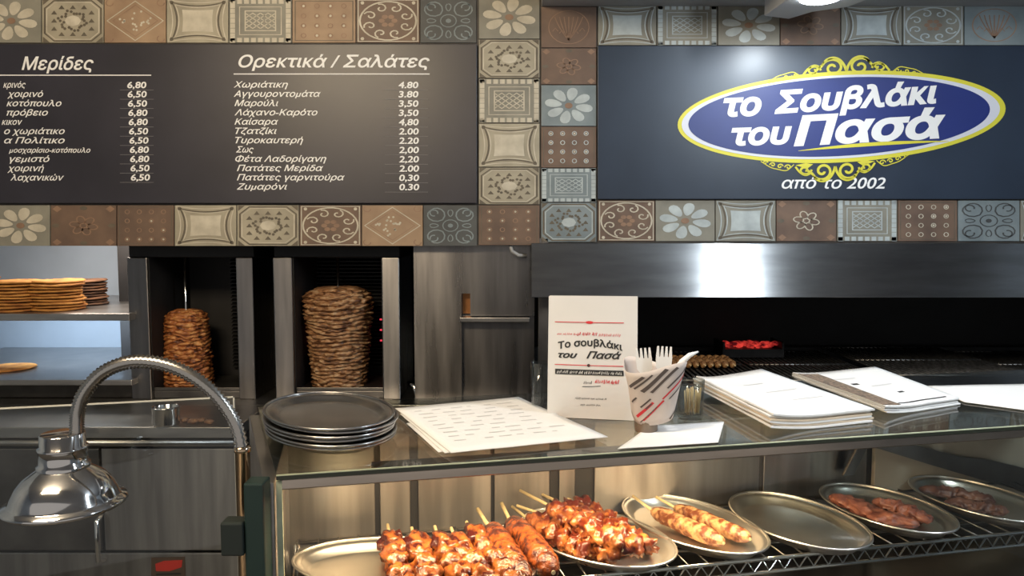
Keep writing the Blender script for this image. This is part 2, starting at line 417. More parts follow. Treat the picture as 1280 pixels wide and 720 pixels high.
        for sx in (0.09, 0.91):
            for sy in (0.1, 0.9): R([(sx+0.06*math.cos(t), sy+0.07*math.sin(t)) for t in [i*0.7 for i in range(7)]], 0.018, m_brown)
    elif kind == 'medallion':
        R(ell(0.5, 0.5, 0.36, 0.4, 26), 0.018, ink, True)
        for k in range(-3, 4):
            R([(0.5+k*0.085*t/6*(1.4-0.07*t), 0.82-0.095*t) for t in range(7)], 0.018)
        for k in range(-2, 3): R([(0.5+k*0.12-0.05, 0.7-0.05*abs(k)), (0.5+k*0.12, 0.62-0.05*abs(k)), (0.5+k*0.12+0.05, 0.7-0.05*abs(k))], 0.016)
def row(xs, y0, y1, kinds):
    for i, k in enumerate(kinds): tile(xs[i], xs[i+1], y0, y1, *k)
fl = ('flower', t_grey, m_pale); oc = ('octagon', t_beige, m_dark); di = ('diamond', t_tan, m_pale); cu = ('cushion', t_beige, m_pale)
la = ('lattice', t_grey, m_pale); do = ('dots', t_brown, m_brown); so = ('scroll', t_brown, m_pale); dk = ('darkscroll', t_teal, t_blue)
pe = ('petals', t_brown, m_brown); me_ = ('medallion', t_brown, m_brown)
cub = ('cushion', t_grey, m_pale, m_blue); fb = ('flower', t_blue, m_blue); lab = ('lattice', t_blue, m_blue); ocb = ('octagon', t_blue, m_dark, m_blue)
dkb = ('darkscroll', t_blue, t_teal); lag = ('lattice', t_grey, m_blue); flg = ('flower', t_grey, m_blue); sob = ('scroll', t_grey, m_blue); peb = ('petals', t_brown, m_pale)
T0, T1 = -2, 54
row([-258, -180, -102, -24, 52, 130, 208, 286, 365, 445, 525, 596], T0, T1, [cu, di, so, fl, oc, di, cu, la, ('dots', t_tan, m_brown), so, dk])
row([-258, -180, -102, -24, 52, 130, 208, 286, 365, 445, 525, 596], T0-57, T0, [oc, fl, la, dk, so, cu, oc, di, fl, do, la])
tile(597, 677, -58, -6, *cu)
for (a, b, k) in ((-6, 49, fl), (49, 98, oc), (98, 154, la), (154, 209, cu), (209, 256, oc), (256, 307, do)): tile(598, 675, a, b, *k)
for (a, b, k) in ((8, 60, me_), (60, 106, pe), (106, 158, fb), (158, 210, ('dots', t_brown, m_blue)), (210, 253, lab), (253, 303, ocb)): tile(676, 746, a, b, *k)
row([747, 821, 897, 975, 1051, 1128, 1205, 1281, 1358, 1434], 6, 57, [cub, lag, flg, pe, cub, sob, ('medallion', t_blue, m_brown), lab, fb])
row([747, 819, 894, 970, 1046, 1122, 1197, 1275, 1350, 1425], 250, 302, [so, flg, cub, peb, lag, ('dots', t_brown, m_pale), dkb, cub, fb])
row([-237, -162, -87, -12, 63, 146, 218, 296, 374, 452, 529, 597], 256, 308, [so, dk, oc, fl, ('petals', t_brown, m_brown), do, cu, oc, so, di, dk])
# strips of rendered wall behind the boards and outside the frame
struct('wall_fascia', gt, TM, 'relief tiled fascia above the kitchen, patchwork of patterned cement tiles')

# ================================================================== boards
BOARD = mat('charcoal board', (0.034, 0.032, 0.046), 0.40, var=0.35, vscale=2.5, rvar=0.05)
BOARDB = mat('navy board', (0.024, 0.038, 0.066), 0.34, var=0.25, vscale=2.5, rvar=0.05)
CHALK = mat('white lettering', (0.90, 0.90, 0.90), 0.6)
def board(name, x0, x1, y0, y1, label, m, base):
    t = thing(name, label, 'board', base)
    gg = G(); P = [at(x0, y1, YF-0.012), at(x1, y1, YF-0.012), at(x1, y0, YF-0.012), at(x0, y0, YF-0.012)]
    gg.prism(P, (0, 0.012, 0)); obj('panel', gg, m, t, bevel=0.002)
    return t
YL = YF-0.0135; PL = plane_at(YL)
mb = board('menu_board', -230, 596, 55, 254, 'long charcoal menu board with two columns of white prices, left of the tile column', BOARD, at(200, 254, YF))
g = G(); text(g, 'Μερίδες', 27, 117, 87, 22, PL, 0.25, 0.018)
obj('heading', g, CHALK, mb)
g = G(); text(g, 'Ορεκτικά / Σαλάτες', 298, 537, 84, 21, PL, 0.25, 0.018); obj('heading', g, CHALK, mb)
for x0, x1, y in ((-40, 189, 94), (292, 537, 92.5)):
    g = G(); ribbon(g, [(x0, y), (x1, y)], 1.3, PL); obj('rule', g, CHALK, mb)
g = G()
for i, (s, x0, x1) in enumerate([('κρινός', 4, 32), ('χοιρινό', 9, 54), ('κοτόπουλο', 8, 77), ('πρόβειο', 8, 60), ('κικον', 2, 28),
        ('ο χωριάτικο', 5, 81), ('α Πολίτικο', 5, 81), ('μοσχαρίσιο-κοτόπουλο', 11, 113), ('γεμιστό', 12, 62), ('χοιρινή', 9, 55), ('λαχανικών', 13, 80)]):
    text(g, s, x0, x1, 109.5+11.6*i, 10.5 if i != 7 else 8.5, PL, 0.3, 0.016)
obj('dish_list', g, CHALK, mb)
g = G()
for i, s in enumerate(['6,80', '6,50', '6,50', '6,80', '6,80', '6,50', '6,50', '6,80', '6,80', '6,50', '6,50']):
    text(g, s, 159+0.45*i, 183+0.45*i, 110+11.55*i, 11, PL, 0.1, 0.026)
    ribbon(g, [(150, 112.5+11.55*i), (192, 112.5+11.55*i)], 0.45, PL, 1)
obj('price_list', g, [CHALK, mat('faint grey line', (0.22, 0.21, 0.22), 0.6)], mb)
g = G()
for i, (s, x0, x1) in enumerate([('Χωριάτικη', 292, 360), ('Αγγουροντομάτα', 292, 401), ('Μαρούλι', 293, 348), ('Λάχανο-Καρότο', 293, 397), ('Καίσαρα', 293, 348),
        ('Τζατζίκι', 294, 346), ('Τυροκαυτερή', 294, 379), ('Σως', 295, 317), ('Φέτα Λαδορίγανη', 294, 408), ('Πατάτες Μερίδα', 296, 404),
        ('Πατάτες γαρνιτούρα', 296, 431), ('Ζυμαρόνι', 296, 359)]):
    text(g, s, x0, x1, 109.3+11.6*i, 10.5, PL, 0.3, 0.016)
obj('dish_list', g, CHALK, mb)
g = G()
for i, s in enumerate(['4.80', '3.80', '3,50', '3,50', '4,80', '2.00', '2.20', '2,00', '2,20', '2.00', '0,30', '0.30']):
    text(g, s, 498+0.1*i, 523+0.1*i, 110+11.6*i, 11, PL, 0.1, 0.026)
    ribbon(g, [(481, 112.5+11.6*i), (535, 112.5+11.6*i)], 0.45, PL, 1)
obj('price_list', g, [CHALK, mat('faint grey line', (0.22, 0.21, 0.22), 0.6)], mb)

sb = board('sign_board', 747, 1500, 57, 249, 'navy shop sign board with a blue oval emblem, right of the tile column', BOARDB, at(1000, 249, YF))
YEL = mat('yellow paint', (0.72, 0.66, 0.05), 0.45); LOGB = mat('royal blue paint', (0.016, 0.032, 0.20), 0.4, var=0.15, vscale=3); LOGW = mat('pale lilac paint', (0.70, 0.72, 0.80), 0.45)
SH = -0.05
pl1 = plane_at(YL-0.000); pl2 = plane_at(YL-0.001); pl3 = plane_at(YL-0.002); pl4 = plane_at(YL-0.003)
g = G(); poly(g, ell(1052, 146, 205, 57, 96, SH), pl1, 0); poly(g, ell(1051, 146, 199, 52, 96, SH), pl2, 1); poly(g, ell(1049, 146, 188.5, 49, 96, SH), pl3, 2)
emb = obj('oval_emblem', g, [YEL, LOGW, LOGB], sb)
g = G()
text(g, 'το', 904, 952, 145, 38, pl4, 0.2, 0.044, 0.045); text(g, 'Σουβλάκι', 968, 1171, 141, 36, pl4, 0.2, 0.044, 0.065)
text(g, 'του', 914, 990, 181, 36, pl4, 0.2, 0.044, 0.03); text(g, 'Πασά', 992, 1182, 181, 47, pl4, 0.2, 0.044, 0.055)
obj('lettering', g, CHALK, emb)
g = G(); ribbon(g, [(998+188*t/24, 188.5-12*(t/24)-2.4*math.sin(PI*t/24)) for t in range(25)], 4.6, pl4, 0, taper=True); obj('swoosh', g, YEL, emb)
def spiral(cx, cy, r0, turns, a0, sg, sq=0.8, n=26): return [(cx+r0*(1-0.82*t/n)*math.cos(a0+sg*2*PI*turns*t/n), cy+sq*r0*(1-0.82*t/n)*math.sin(a0+sg*2*PI*turns*t/n)) for t in range(n+1)]
for (cx, cy, up, wd) in ((1058, 91, 1, 1.0), (1044, 206, -1, 0.92)):
    g = G(); Rb = lambda pts, w, tp=False: ribbon(g, pts, w, pl2, 0, taper=tp)
    for sg in (1, -1):
        ky = lambda x, y: (cx+sg*x*wd, cy-up*y+SH*sg*x*wd)
        Rb([ky(*p) for p in spiral(17, 7, 14, 1.4, PI*0.1, 1, 0.85)], 3.2)
        Rb([ky(*p) for p in smooth([(0, 2), (3, 10), (9, 17), (17, 19.5), (25, 17), (31, 10), (38, 5)])], 3.2)
        Rb([ky(*p) for p in spiral(41, 4.5, 9, 1.2, PI, -1, 0.7)], 2.6)
        Rb([ky(*p) for p in smooth([(32, 8), (40, 11), (48, 7), (54, 0)])], 2.6)
        poly(g, [ky(*p) for p in [(30, -2), (38, 3), (54, -2), (40, -4)]], pl2)
        for k, (x, y, r) in enumerate(((64, 0, 4.6), (75, -1.5, 4.2), (85, -4, 4.0), (95, -7, 3.6))):
            Rb([ky(*p) for p in spiral(x, y, r, 1.1, PI*k, 1 if k % 2 else -1, 0.75, 14)], 1.5)
        Rb([ky(*p) for p in smooth([(56, -3), (66, 4), (78, 2), (88, -1), (101, -9)])], 1.1)
    obj('scroll_ornament', g, YEL, sb)
g = G(); text(g, 'από το 2002', 977, 1107, 235.5, 19.5, pl1, 0.25, 0.014); obj('lettering', g, CHALK, sb)

# ceiling lamp above the sign
lc = at(1026, 0, 2.62)
lt = thing('ceiling_lamp', 'round glowing downlight in a pale square housing at the dropped ceiling', 'lamp', (lc.x, lc.y, lc.z))
g = G(); za = at(958, 22, 2.75).z
P = [at(957, 23, 2.75), at(1075, 3, 2.75)]
Pq = [atz(x, y, lc.z+0.012) for x, y in [(955, 20), (986, 24), (1016, 15), (1060, 9), (1120, -14), (1010, -30), (992, -6)]]
g.prism(Pq, (0, 0, max(0.03, zs-lc.z-0.013))); obj('housing', g, mat('pale grey housing', (0.55, 0.57, 0.60), 0.4), lt, bevel=0.004)
g = G(); g.lathe([(0, 0), (0.060, 0), (0.068, 0.004), (0.070, 0.0115)], lc, 28); obj('lens', g, mat('lamp lens', (1, 1, 1), 0.3, emit=((0.92, 0.97, 1.0), 14)), lt)
spot('ceiling_lamp_beam', lc+Vector((0, 0, -0.012)), lc+Vector((-0.1, 0.22, -0.5)), 11, (0.86, 0.94, 1.0), 2.4, 0.6, 0.05)
# ================================================================== kitchen behind: left bay
zU = 1.19; zL = 0.927; zW = 0.84
def X(px, Y): return (px-640)/F*Y*1.0
def Z(py, Y): return at(640, py, Y).z
YS = 3.05
g = G(); x0, x1 = -2.6, at(163, 395, YS).x-0.004
g.box(x0, x1, YS, 3.9, Z(401, YS), Z(392, YS)); zU = Z(392, YS)
tag(obj('wall_shelf', g, STEEL, None, bevel=0.003), 'upper steel shelf on the blue wall carrying the pita stacks', 'shelf')
g = G(); zL = Z(475, YS); g.box(x0, x1, YS, 3.9, Z(482, YS), zL)
lowsh = tag(obj('low_shelf', g, STEEL, None, bevel=0.003), 'lower steel shelf with one pita at the far left', 'shelf')
g = G(); g.box(x0, x1, 3.12, 3.88, zW+0.002, Z(482, YS)-0.001)
tag(obj('steel_drawer_unit', g, mat('mottled dark steel', (0.09, 0.085, 0.08), 0.45, 1.0, var=0.4, vscale=8), None, bevel=0.004), 'dark steel unit under the lower shelf', 'cabinet')  # steel set darker than the shelves, with random mottling
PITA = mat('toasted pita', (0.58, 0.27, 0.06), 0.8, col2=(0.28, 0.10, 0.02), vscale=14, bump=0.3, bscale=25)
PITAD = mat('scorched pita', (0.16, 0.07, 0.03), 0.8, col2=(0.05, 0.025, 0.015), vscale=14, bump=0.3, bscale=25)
def pita_mesh(seed, r, h):
    gg = G(); n = 30
    prof = [(0, 0), (0.75, -0.02), (0.96, 0.12), (1.0, 0.45), (0.93, 0.85), (0.7, 1.0), (0.35, 0.92), (0, 0.9)]
    V = []
    for rr, zz in prof:
        for k in range(n):
            a = 2*PI*k/n; w = 1+0.05*noise.noise((math.cos(a)*1.5+seed, math.sin(a)*1.5, zz))
            V.append((rr*r*w*math.cos(a), rr*r*w*math.sin(a), zz*h*(1+0.3*noise.noise((rr*3*math.cos(a), rr*3*math.sin(a), seed)))+0.12*h*math.sin(2*a+seed)*rr))
    gg.add(V, [(i*n+k, i*n+(k+1) % n, (i+1)*n+(k+1) % n, (i+1)*n+k) for i in range(len(prof)-1) for k in range(n)], 0, True)
    return gg
lv = ['bottom', 'second', 'third', 'fourth', 'fifth', 'sixth', 'seventh', 'eighth', 'ninth', 'tenth', 'eleventh', 'topmost']
protos = []
hP = 0.0126
def pita(proto_i, loc, rot, label, group, m=PITA):
    key = (proto_i, m.name)
    if key not in pita.pool:
        o = obj('pita', pita_mesh(proto_i*3.1, 0.105, hP*0.86), m); pita.pool[key] = o
    else:
        o = pita.pool[key].copy(); COL.objects.link(o)
    o.location = loc; o.rotation_euler = (0, 0, rot); tag(o, label, 'flatbread', group); return o
pita.pool = {}
for si, (px, Y, nm, nl) in enumerate(((-34, 3.19, 'left edge', 11), (22, 3.17, 'middle', 10), (72, 3.2, 'right', 10))):
    c = at(px, 392, Y)
    for k in range(nl):
        wd = 'topmost' if k == nl-1 else lv[k]
        pita((k+si) % 4, (c.x+random.uniform(-.008, .008), Y+random.uniform(-.008, .008), zU+0.0015+hP*k), random.uniform(0, 6),
             {0: 'round toasted pita, %s in the stack cut by the photo edge', 1: 'round toasted pita, %s in the middle stack on the upper shelf', 2: 'round toasted pita, %s in the right-hand golden stack on the upper shelf'}[si] % wd, 'pitas stacked on the upper shelf')
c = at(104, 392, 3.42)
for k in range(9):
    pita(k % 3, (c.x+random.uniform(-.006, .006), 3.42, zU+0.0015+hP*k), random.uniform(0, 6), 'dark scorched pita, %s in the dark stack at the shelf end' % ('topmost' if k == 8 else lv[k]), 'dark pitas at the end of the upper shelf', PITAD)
c = atz(12, 461, zL); pita(1, (c.x, c.y, zL+0.0015), 1.0, 'single toasted pita lying alone on the lower shelf', 'pita on the lower shelf')

# worktop with cabinet
yw0 = 2.66
zW = Z(534, yw0)
wt = thing('worktop', 'steel worktop with raised front edge under the two rotating meat grills', 'worktop', (-1.3, 3.2, zW-0.03))
xw0, xw1 = -2.6, at(296, 534, yw0).x
xr = at(700, 500, 3.1).x
g = G(); g.box(xw0, 0.07, 3.0, 3.88, zW-0.03, zW); g.box(xw0, xw1, yw0, 3.0, zW-0.04, zW); obj('slab', g, STEEL, wt, bevel=0.003)
g = G(); g.box(xw0, xw1, yw0+0.03, 3.0, zW-0.048, zW-0.0405); obj('shadow_gap', g, BLACK, wt)  # black strip painted as the shade in the recess below the slab
g = G(); g.tube([(xw0, yw0+0.005, Z(554, yw0)), (xw1, yw0+0.005, Z(554, yw0))], 0.012, 12); obj('front_rail', g, STEEL, wt)
bc = thing('base_cabinet', 'stainless cabinet doors below the worktop behind the heat lamp', 'cabinet', (-1.4, 3.0, 0))
g = G(); g.box(xw0, xw1, yw0+0.035, 3.85, 0.05, zW-0.0485); obj('body', g, STEELD, bc)
xd = at(124, 600, yw0).x
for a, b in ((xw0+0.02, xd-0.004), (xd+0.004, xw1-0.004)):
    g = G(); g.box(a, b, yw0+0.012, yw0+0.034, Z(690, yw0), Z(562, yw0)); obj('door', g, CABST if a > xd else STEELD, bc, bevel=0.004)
g = G(); g.box(xw0+0.02, xw1-0.004, yw0+0.012, yw0+0.034, 0.15, Z(693, yw0)); obj('drawer', g, CABST, bc, bevel=0.004)
xh = at(126, 660, yw0).x
g = G(); g.tube([(xh, yw0+0.01, Z(702, yw0)), (xh, yw0-0.025, Z(698, yw0)), (xh, yw0-0.025, Z(648, yw0)), (xh, yw0+0.01, Z(644, yw0))], 0.009, 10); obj('handle', g, CHROME, bc)
g = G(); pls = plane_at(yw0+0.0105)
poly(g, [(189, 697), (231, 696), (232, 722), (189, 723)], pls, 0)
pls2 = plane_at(yw0+0.0095); poly(g, [(194, 705), (205, 701), (228, 700), (227, 709), (212, 714), (195, 714)], pls2, 1)
poly(g, [(195, 717), (226, 716), (226, 718), (195, 719)], pls2, 2)
obj('sticker', g, [mat('brown sticker', (0.09, 0.06, 0.045), 0.5), mat('red sticker patch', (0.55, 0.04, 0.03), 0.5), INKB], bc)['label'] = 'dark sticker with a red patch'

# tin and scraps on the worktop
c = atz(208, 531, zW)
g = G(); g.lathe([(0.0, 0.002), (0.044, 0.002), (0.046, 0.008), (0.046, 0.062), (0.049, 0.066), (0.046, 0.068), (0.042, 0.064), (0.041, 0.012), (0, 0.012)], (c.x, c.y, zW), 28)
tag(obj('steel_tin', g, CHROME), 'small round steel tin on the worktop under the left meat cone', 'tin')
MEATS = mat('cooked meat scraps', (0.26, 0.13, 0.06), 0.6, col2=(0.08, 0.035, 0.02), vscale=40, bump=0.4, bscale=60)
def blob(seed, rx, ry, rz, sub=2, amp=0.35, fr=2.2):
    b = bmesh.new(); bmesh.ops.create_icosphere(b, subdivisions=sub, radius=1)
    V = []
    for v in b.verts:
        k = 1+amp*noise.noise(v.co*fr+Vector((seed, seed*1.7, 0)))+0.5*amp*noise.noise(v.co*fr*2.6+Vector((seed, 3, seed)))+0.28*amp*noise.noise(v.co*fr*6+Vector((seed, 9, seed)))
        V.append(Vector((v.co.x*rx*k, v.co.y*ry*k, v.co.z*rz*k)))
    idx = [[w.index for w in f.verts] for f in b.faces]; b.verts.index_update(); b.free()
    return V, idx
for i, px in enumerate((232, 241, 250, 262)):
    c = atz(px, 528+2*(i % 2), zW); V, Fi = blob(i*2.3, 0.018, 0.014, 0.009)
    zmn = min(v.z for v in V)
    g = G(); g.add([v+Vector((c.x, c.y, zW-zmn+0.0005)) for v in V], Fi, 0, True)
    tag(obj('meat_scrap', g, MEATS), ['brown meat scrap beside the steel tin', 'second brown meat scrap right of the tin', 'third brown meat scrap right of the tin', 'meat scrap farthest right of the tin'][i], 'meat', 'meat scraps on the worktop')

# ================================================================== rotating grills
COAL = mat('gyro char', (0.02, 0.017, 0.016), 0.7)
def gyro_mat(name, a, b, c_):
    m = bpy.data.materials.new(name); m.use_nodes = True; nt = m.node_tree; N = nt.nodes; L = nt.links; bs = N['Principled BSDF']
    tc = N.new('ShaderNodeTexCoord'); mp = N.new('ShaderNodeMapping'); mp.inputs['Scale'].default_value = (1, 1, 3.0); L.new(tc.outputs['Object'], mp.inputs[0])
    n = N.new('ShaderNodeTexNoise'); n.inputs['Scale'].default_value = 24; n.inputs['Detail'].default_value = 6; n.inputs['Distortion'].default_value = 0.6; L.new(mp.outputs[0], n.inputs['Vector'])
    r = N.new('ShaderNodeValToRGB'); e = r.color_ramp.elements; e[0].position = 0.36; e[0].color = (*a, 1); e[1].position = 0.66; e[1].color = (*c_, 1)
    k = e.new(0.5); k.color = (*b, 1); L.new(n.outputs['Fac'], r.inputs[0]); L.new(r.outputs[0], bs.inputs['Base Color'])
    bs.inputs['Roughness'].default_value = 0.5
    bp = N.new('ShaderNodeBump'); bp.inputs['Strength'].default_value = 0.6; bp.inputs['Distance'].default_value = 0.008; L.new(n.outputs['Fac'], bp.inputs['Height']); L.new(bp.outputs[0], bs.inputs['Normal'])
    return m
GY1 = gyro_mat('charred gyro meat', (0.06, 0.014, 0.006), (0.36, 0.115, 0.03), (0.62, 0.30, 0.10))
GY2 = gyro_mat('pale gyro meat', (0.09, 0.034, 0.014), (0.34, 0.165, 0.070), (0.55, 0.36, 0.20))
HOT = mat('glowing burner', (0.3, 0.02, 0.02), 0.5, emit=((1.0, 0.06, 0.10), 0.9))
def gyro(label, xl0, xl1, xr0, xr1, mx, mtop, mbot, rt, rb, meat, louvre0, hot):
    Y = 3.1
    X0, X1, X2, X3 = [at(p, 420, Y).x for p in (xl0, xl1, xr0, xr1)]
    zt_ = Z(322, Y); zb = zW
    t = thing('vertical_grill', label, 'grill', ((X0+X3)/2, 3.3, zb))
    for a, b in ((X0, X1), (X2, X3)):
        g = G(); g.box(a, b, Y, 3.50, zb, zt_); obj('column', g, STEELV, t, bevel=0.004)
    g = G(); g.box(X0, X3, Y+0.02, 3.5, zt_+0.0005, zt_+0.09); g.box(X0-0.0, X3, 3.5, 3.54, zb, zt_+0.09); obj('housing', g, BLACK, t, bevel=0.003)
    for a, b in ((X1+0.0005, X1+0.003), (X2-0.003, X2-0.0005)):
        g = G(); g.box(a, b, Y+0.012, 3.495, zb+0.031, zt_-0.0005); obj('dark_facing', g, BLACK, t)  # black sheets added to darken the inner sides of the columns
    g = G(); xs = X1+(X2-X1)*louvre0; n = 30
    z0, z1 = zb+0.07, zt_-0.03
    for i in range(n):
        z = z0+(z1-z0)*i/(n-1)
        g.add([(xs, 3.47, z), (X2-0.004, 3.47, z), (X2-0.004, 3.495, z+0.010), (xs, 3.495, z+0.010), (xs, 3.47, z-0.003), (X2-0.004, 3.47, z-0.003), (X2-0.004, 3.495, z+0.007), (xs, 3.495, z+0.007)],
              [(0, 1, 2, 3), (4, 7, 6, 5), (0, 4, 5, 1), (1, 5, 6, 2), (2, 6, 7, 3), (3, 7, 4, 0)])
    obj('louvre_burner', g, IRON, t)
    for (u, zf, ln) in hot:
        g = G(); xx = X1+(X2-X1)*u; z = z0+(z1-z0)*zf; g.tube([(xx, 3.462, z), (xx+ln, 3.462, z)], 0.004, 8); obj('glow_element', g, HOT, t)
    g = G(); g.box(X1+0.001, X2-0.001, Y+0.02, 3.46, zb+0.0005, zb+0.03); g.box(X1+0.001, X2-0.001, Y+0.02, Y+0.03, zb+0.03, zb+0.045); obj('drip_tray', g, STEELD, t, bevel=0.002)
    cm = at(mx, 430, 3.27); zt2 = Z(mtop, 3.27-0.6*rt); zb2 = Z(mbot, 3.27)
    g = G(); g.tube([(cm.x, 3.27, zb+0.03), (cm.x, 3.27, zt_+0.05)], 0.0065, 10); obj('spit', g, CHROME, t)
    g = G(); g.lathe([(0, zb+0.031), (0.07, zb+0.031), (0.075, zb+0.04), (0.075, zb2-0.002), (0, zb2-0.002)], (cm.x, 3.27, 0), 24); obj('spit_plate', g, STEEL, t)
    nz, na = 150, 150; sd = mx*0.37; V = []
    hgt = zt2-zb2; nl = int(hgt/0.017)
    for j in range(nz+1):
        f = j/nz; z = zb2+hgt*f
        base = rb+(rt-rb)*min(1, f*1.15)
        if f > 0.86: base *= math.sqrt(max(0.02, 1-((f-0.86)/0.145)**2))*0.75+0.25
        if f < 0.06: base *= 0.86+0.14*f/0.06
        if j in (0, nz): base *= 0.08
        for k in range(na):
            a = 2*PI*k/na; p = Vector((math.cos(a), math.sin(a), 0))
            wob = 0.6*noise.noise(p*1.4+Vector((0, 0, z*14+sd)))
            lf = f*nl+wob*1.8; li = math.floor(lf); fr = lf-li
            lay = noise.noise(p*3.2+Vector((li*7.3+sd, li*3.1, 0)))*0.085
            flap = -0.14*(1-fr)**2.5+0.035*math.sin(fr*PI)
            fine = 0.06*noise.noise(p*7+Vector((0, 0, z*90)))+0.03*noise.noise(p*17+Vector((3, 0, z*200)))
            r = base*(1+lay+flap+fine)
            V.append((cm.x+r*math.cos(a), 3.27+r*math.sin(a), z+0.004*noise.noise(p*4+Vector((li, 0, 0)))))
    Fc = [(i*na+k, i*na+(k+1) % na, (i+1)*na+(k+1) % na, (i+1)*na+k) for i in range(nz) for k in range(na)]
    g = G(); g.add(V, Fc, 0, True); obj('meat_cone', g, meat, t)
    return t
gyro('left vertical grill with a narrow charred orange meat cone on its spit', 162, 187, 297, 318, 234, 388, 490, 0.088, 0.103, GY1, 0.55, [])
gyro('right vertical grill with a broad pale layered meat cone on its spit', 343, 367, 478, 500, 424, 360, 490, 0.146, 0.108, GY2, 0.0, [(0.02, 0.56, 0.05), (0.02, 0.50, 0.04), (0.84, 0.55, 0.05), (0.80, 0.45, 0.05), (0.80, 0.35, 0.05), (0.8, 0.25, 0.05), (0.03, 0.38, 0.05), (0.03, 0.25, 0.05)])
# dark bay between grills and the curved gas pipe
g = G(); g.tube([at(506, 512, 3.12), at(513, 511, 3.1), at(519, 504, 3.08), at(521, 494, 3.07), at(518, 483, 3.07), at(511, 478, 3.1)], 0.009, 10)
tag(obj('gas_pipe', g, CHROME), 'short curved steel pipe beside the right vertical grill', 'pipe')
g = G(); g.box(at(150, 400, 3.56).x, at(520, 400, 3.56).x, 3.56, 3.60, zW+0.001, 1.6); tag(obj('grill_backsplash', g, BLACK), 'black sheet behind the vertical grills', 'panel')  # black sheet filling the gaps beside the grills
# tall steel cabinet
yc = 3.06
tcab = thing('steel_cabinet', 'tall stainless cabinet front with a small slot between grill and charcoal hood', 'cabinet', (at(590, 500, yc).x, 3.2, zW))
xa, xb = at(518, 420, yc).x, at(668, 420, yc).x
xn0, xn1 = at(577, 420, yc).x, at(588, 420, yc).x
g = G(); zs0, zs1 = Z(395, yc), Z(367, yc); zT = 1.60
g.box(xa, xn0, yc, yc+0.3, zW+0.001, zT); g.box(xn1, xb, yc, yc+0.3, zs0, zT); g.box(xn0, xn1, yc, yc+0.3, zs1, zT); g.box(xn0, xb, yc+0.035, yc+0.3, zW+0.001, zs0); g.box(xn0, xn1, yc+0.06, yc+0.3, zs0, zs1)
obj('sheet', g, STEELV, tcab)
g = G(); g.box(xn0+0.002, xn1-0.002, yc+0.05, yc+0.059, zs0+0.004, zs1-0.003); obj('slot_reflection', g, mat('orange reflection', (0.55, 0.24, 0.09), 0.35, 0.8), tcab)  # orange reflection in the slot, painted as a coloured plate
g = G(); g.box(xn0-0.006, at(662, 400, yc).x, yc-0.028, yc+0.03, Z(402, yc), Z(396, yc)); obj('ledge', g, STEEL, tcab, bevel=0.003)
g = G(); g.tube([at(638, 306, 3.02), at(640, 314, 3.02), at(648, 319, 3.02), at(658, 320, 3.03)], 0.008, 10); tag(obj('cable_conduit', g, mat('grey conduit', (0.35, 0.35, 0.35), 0.4)), 'short grey conduit bending out under the tile column', 'pipe')

# ================================================================== charcoal grill right
hood = thing('grill_hood', 'long stainless hood lip and black chamber over the charcoal grill', 'hood', (1.0, 3.3, 1.5))
yh = 2.975; xg0 = at(664, 340, yh).x; xg1 = 2.9
g = G(); yb_ = yh-0.07; za_, zb_ = Z(372, yb_), Z(304, yh)
g.hexa([(xg0, yb_, za_), (xg1, yb_, za_), (xg1, yb_+0.02, za_), (xg0, yb_+0.02, za_), (xg0, yh, zb_), (xg1, yh, zb_), (xg1, yh+0.02, zb_), (xg0, yh+0.02, zb_)]); obj('lip', g, mat('hood steel', (0.46, 0.46, 0.46), 0.19, 1.0, var=0.2, vscale=5, stretch=(1, 1, 6), aniso=(0.8, (0, 0, 1))), hood, bevel=0.002)
g = G(); g.box(xg0+0.02, xg1, 3.80, 3.83, 0.95, 1.7); g.box(xg0+0.005, xg0+0.02, 3.37, 3.83, 0.6, 1.7); g.box(xg1-0.02, xg1, 3.1, 3.83, 0.95, 1.7); g.box(xg0+0.02, xg1, 3.1, 3.80, 1.62, 1.7); obj('chamber', g, BLACK, hood)
g = G(); g.box(at(673, 440, 3.0).x, at(685, 440, 3.0).x, 3.0, 3.03, 0.6, 1.5); obj('post', g, STEELD, hood, bevel=0.002)
zg = Z(480, 2.96)
cg = thing('charcoal_grill', 'long black charcoal grill with iron grates under the hood', 'grill', (1.2, 3.3, 0))
g = G(); xq = at(690, 500, 2.96).x
g.box(xq, xg1-0.03, 2.96, 3.0, 0.05, zg); g.box(xq, xg1-0.03, 3.70, 3.78, 0.05, zg+0.03); g.box(xq, xg1-0.03, 3.0, 3.7, 0.05, zg-0.06); g.box(xq, xq+0.03, 3.0, 3.7, zg-0.06, zg); obj('body', g, IRON, cg, bevel=0.003)
for (a, b, tl) in ((700, 830, 0), (838, 950, 0.0), (958, 1095, 0.0), (1100, 1270, 0.02), (1285, 1400, 0.0)):
    xa_, xb_ = at(a, 470, 3.1).x, at(b, 470, 3.1).x; g = G()
    n = int((xb_-xa_)/0.022)
    for i in range(n+1):
        xx = xa_+(xb_-xa_)*i/n; g.tube([(xx, 2.99, zg+0.008+tl), (xx, 3.69, zg+0.008+tl)], 0.004, 6)
    for yy in (2.99, 3.34, 3.69): g.tube([(xa_, yy, zg+0.008+tl), (xb_, yy, zg+0.008+tl)], 0.006, 6)
    obj('grate', g, mat('grate iron', (0.30, 0.29, 0.28), 0.4, 0.9, var=0.5, vscale=30), cg)
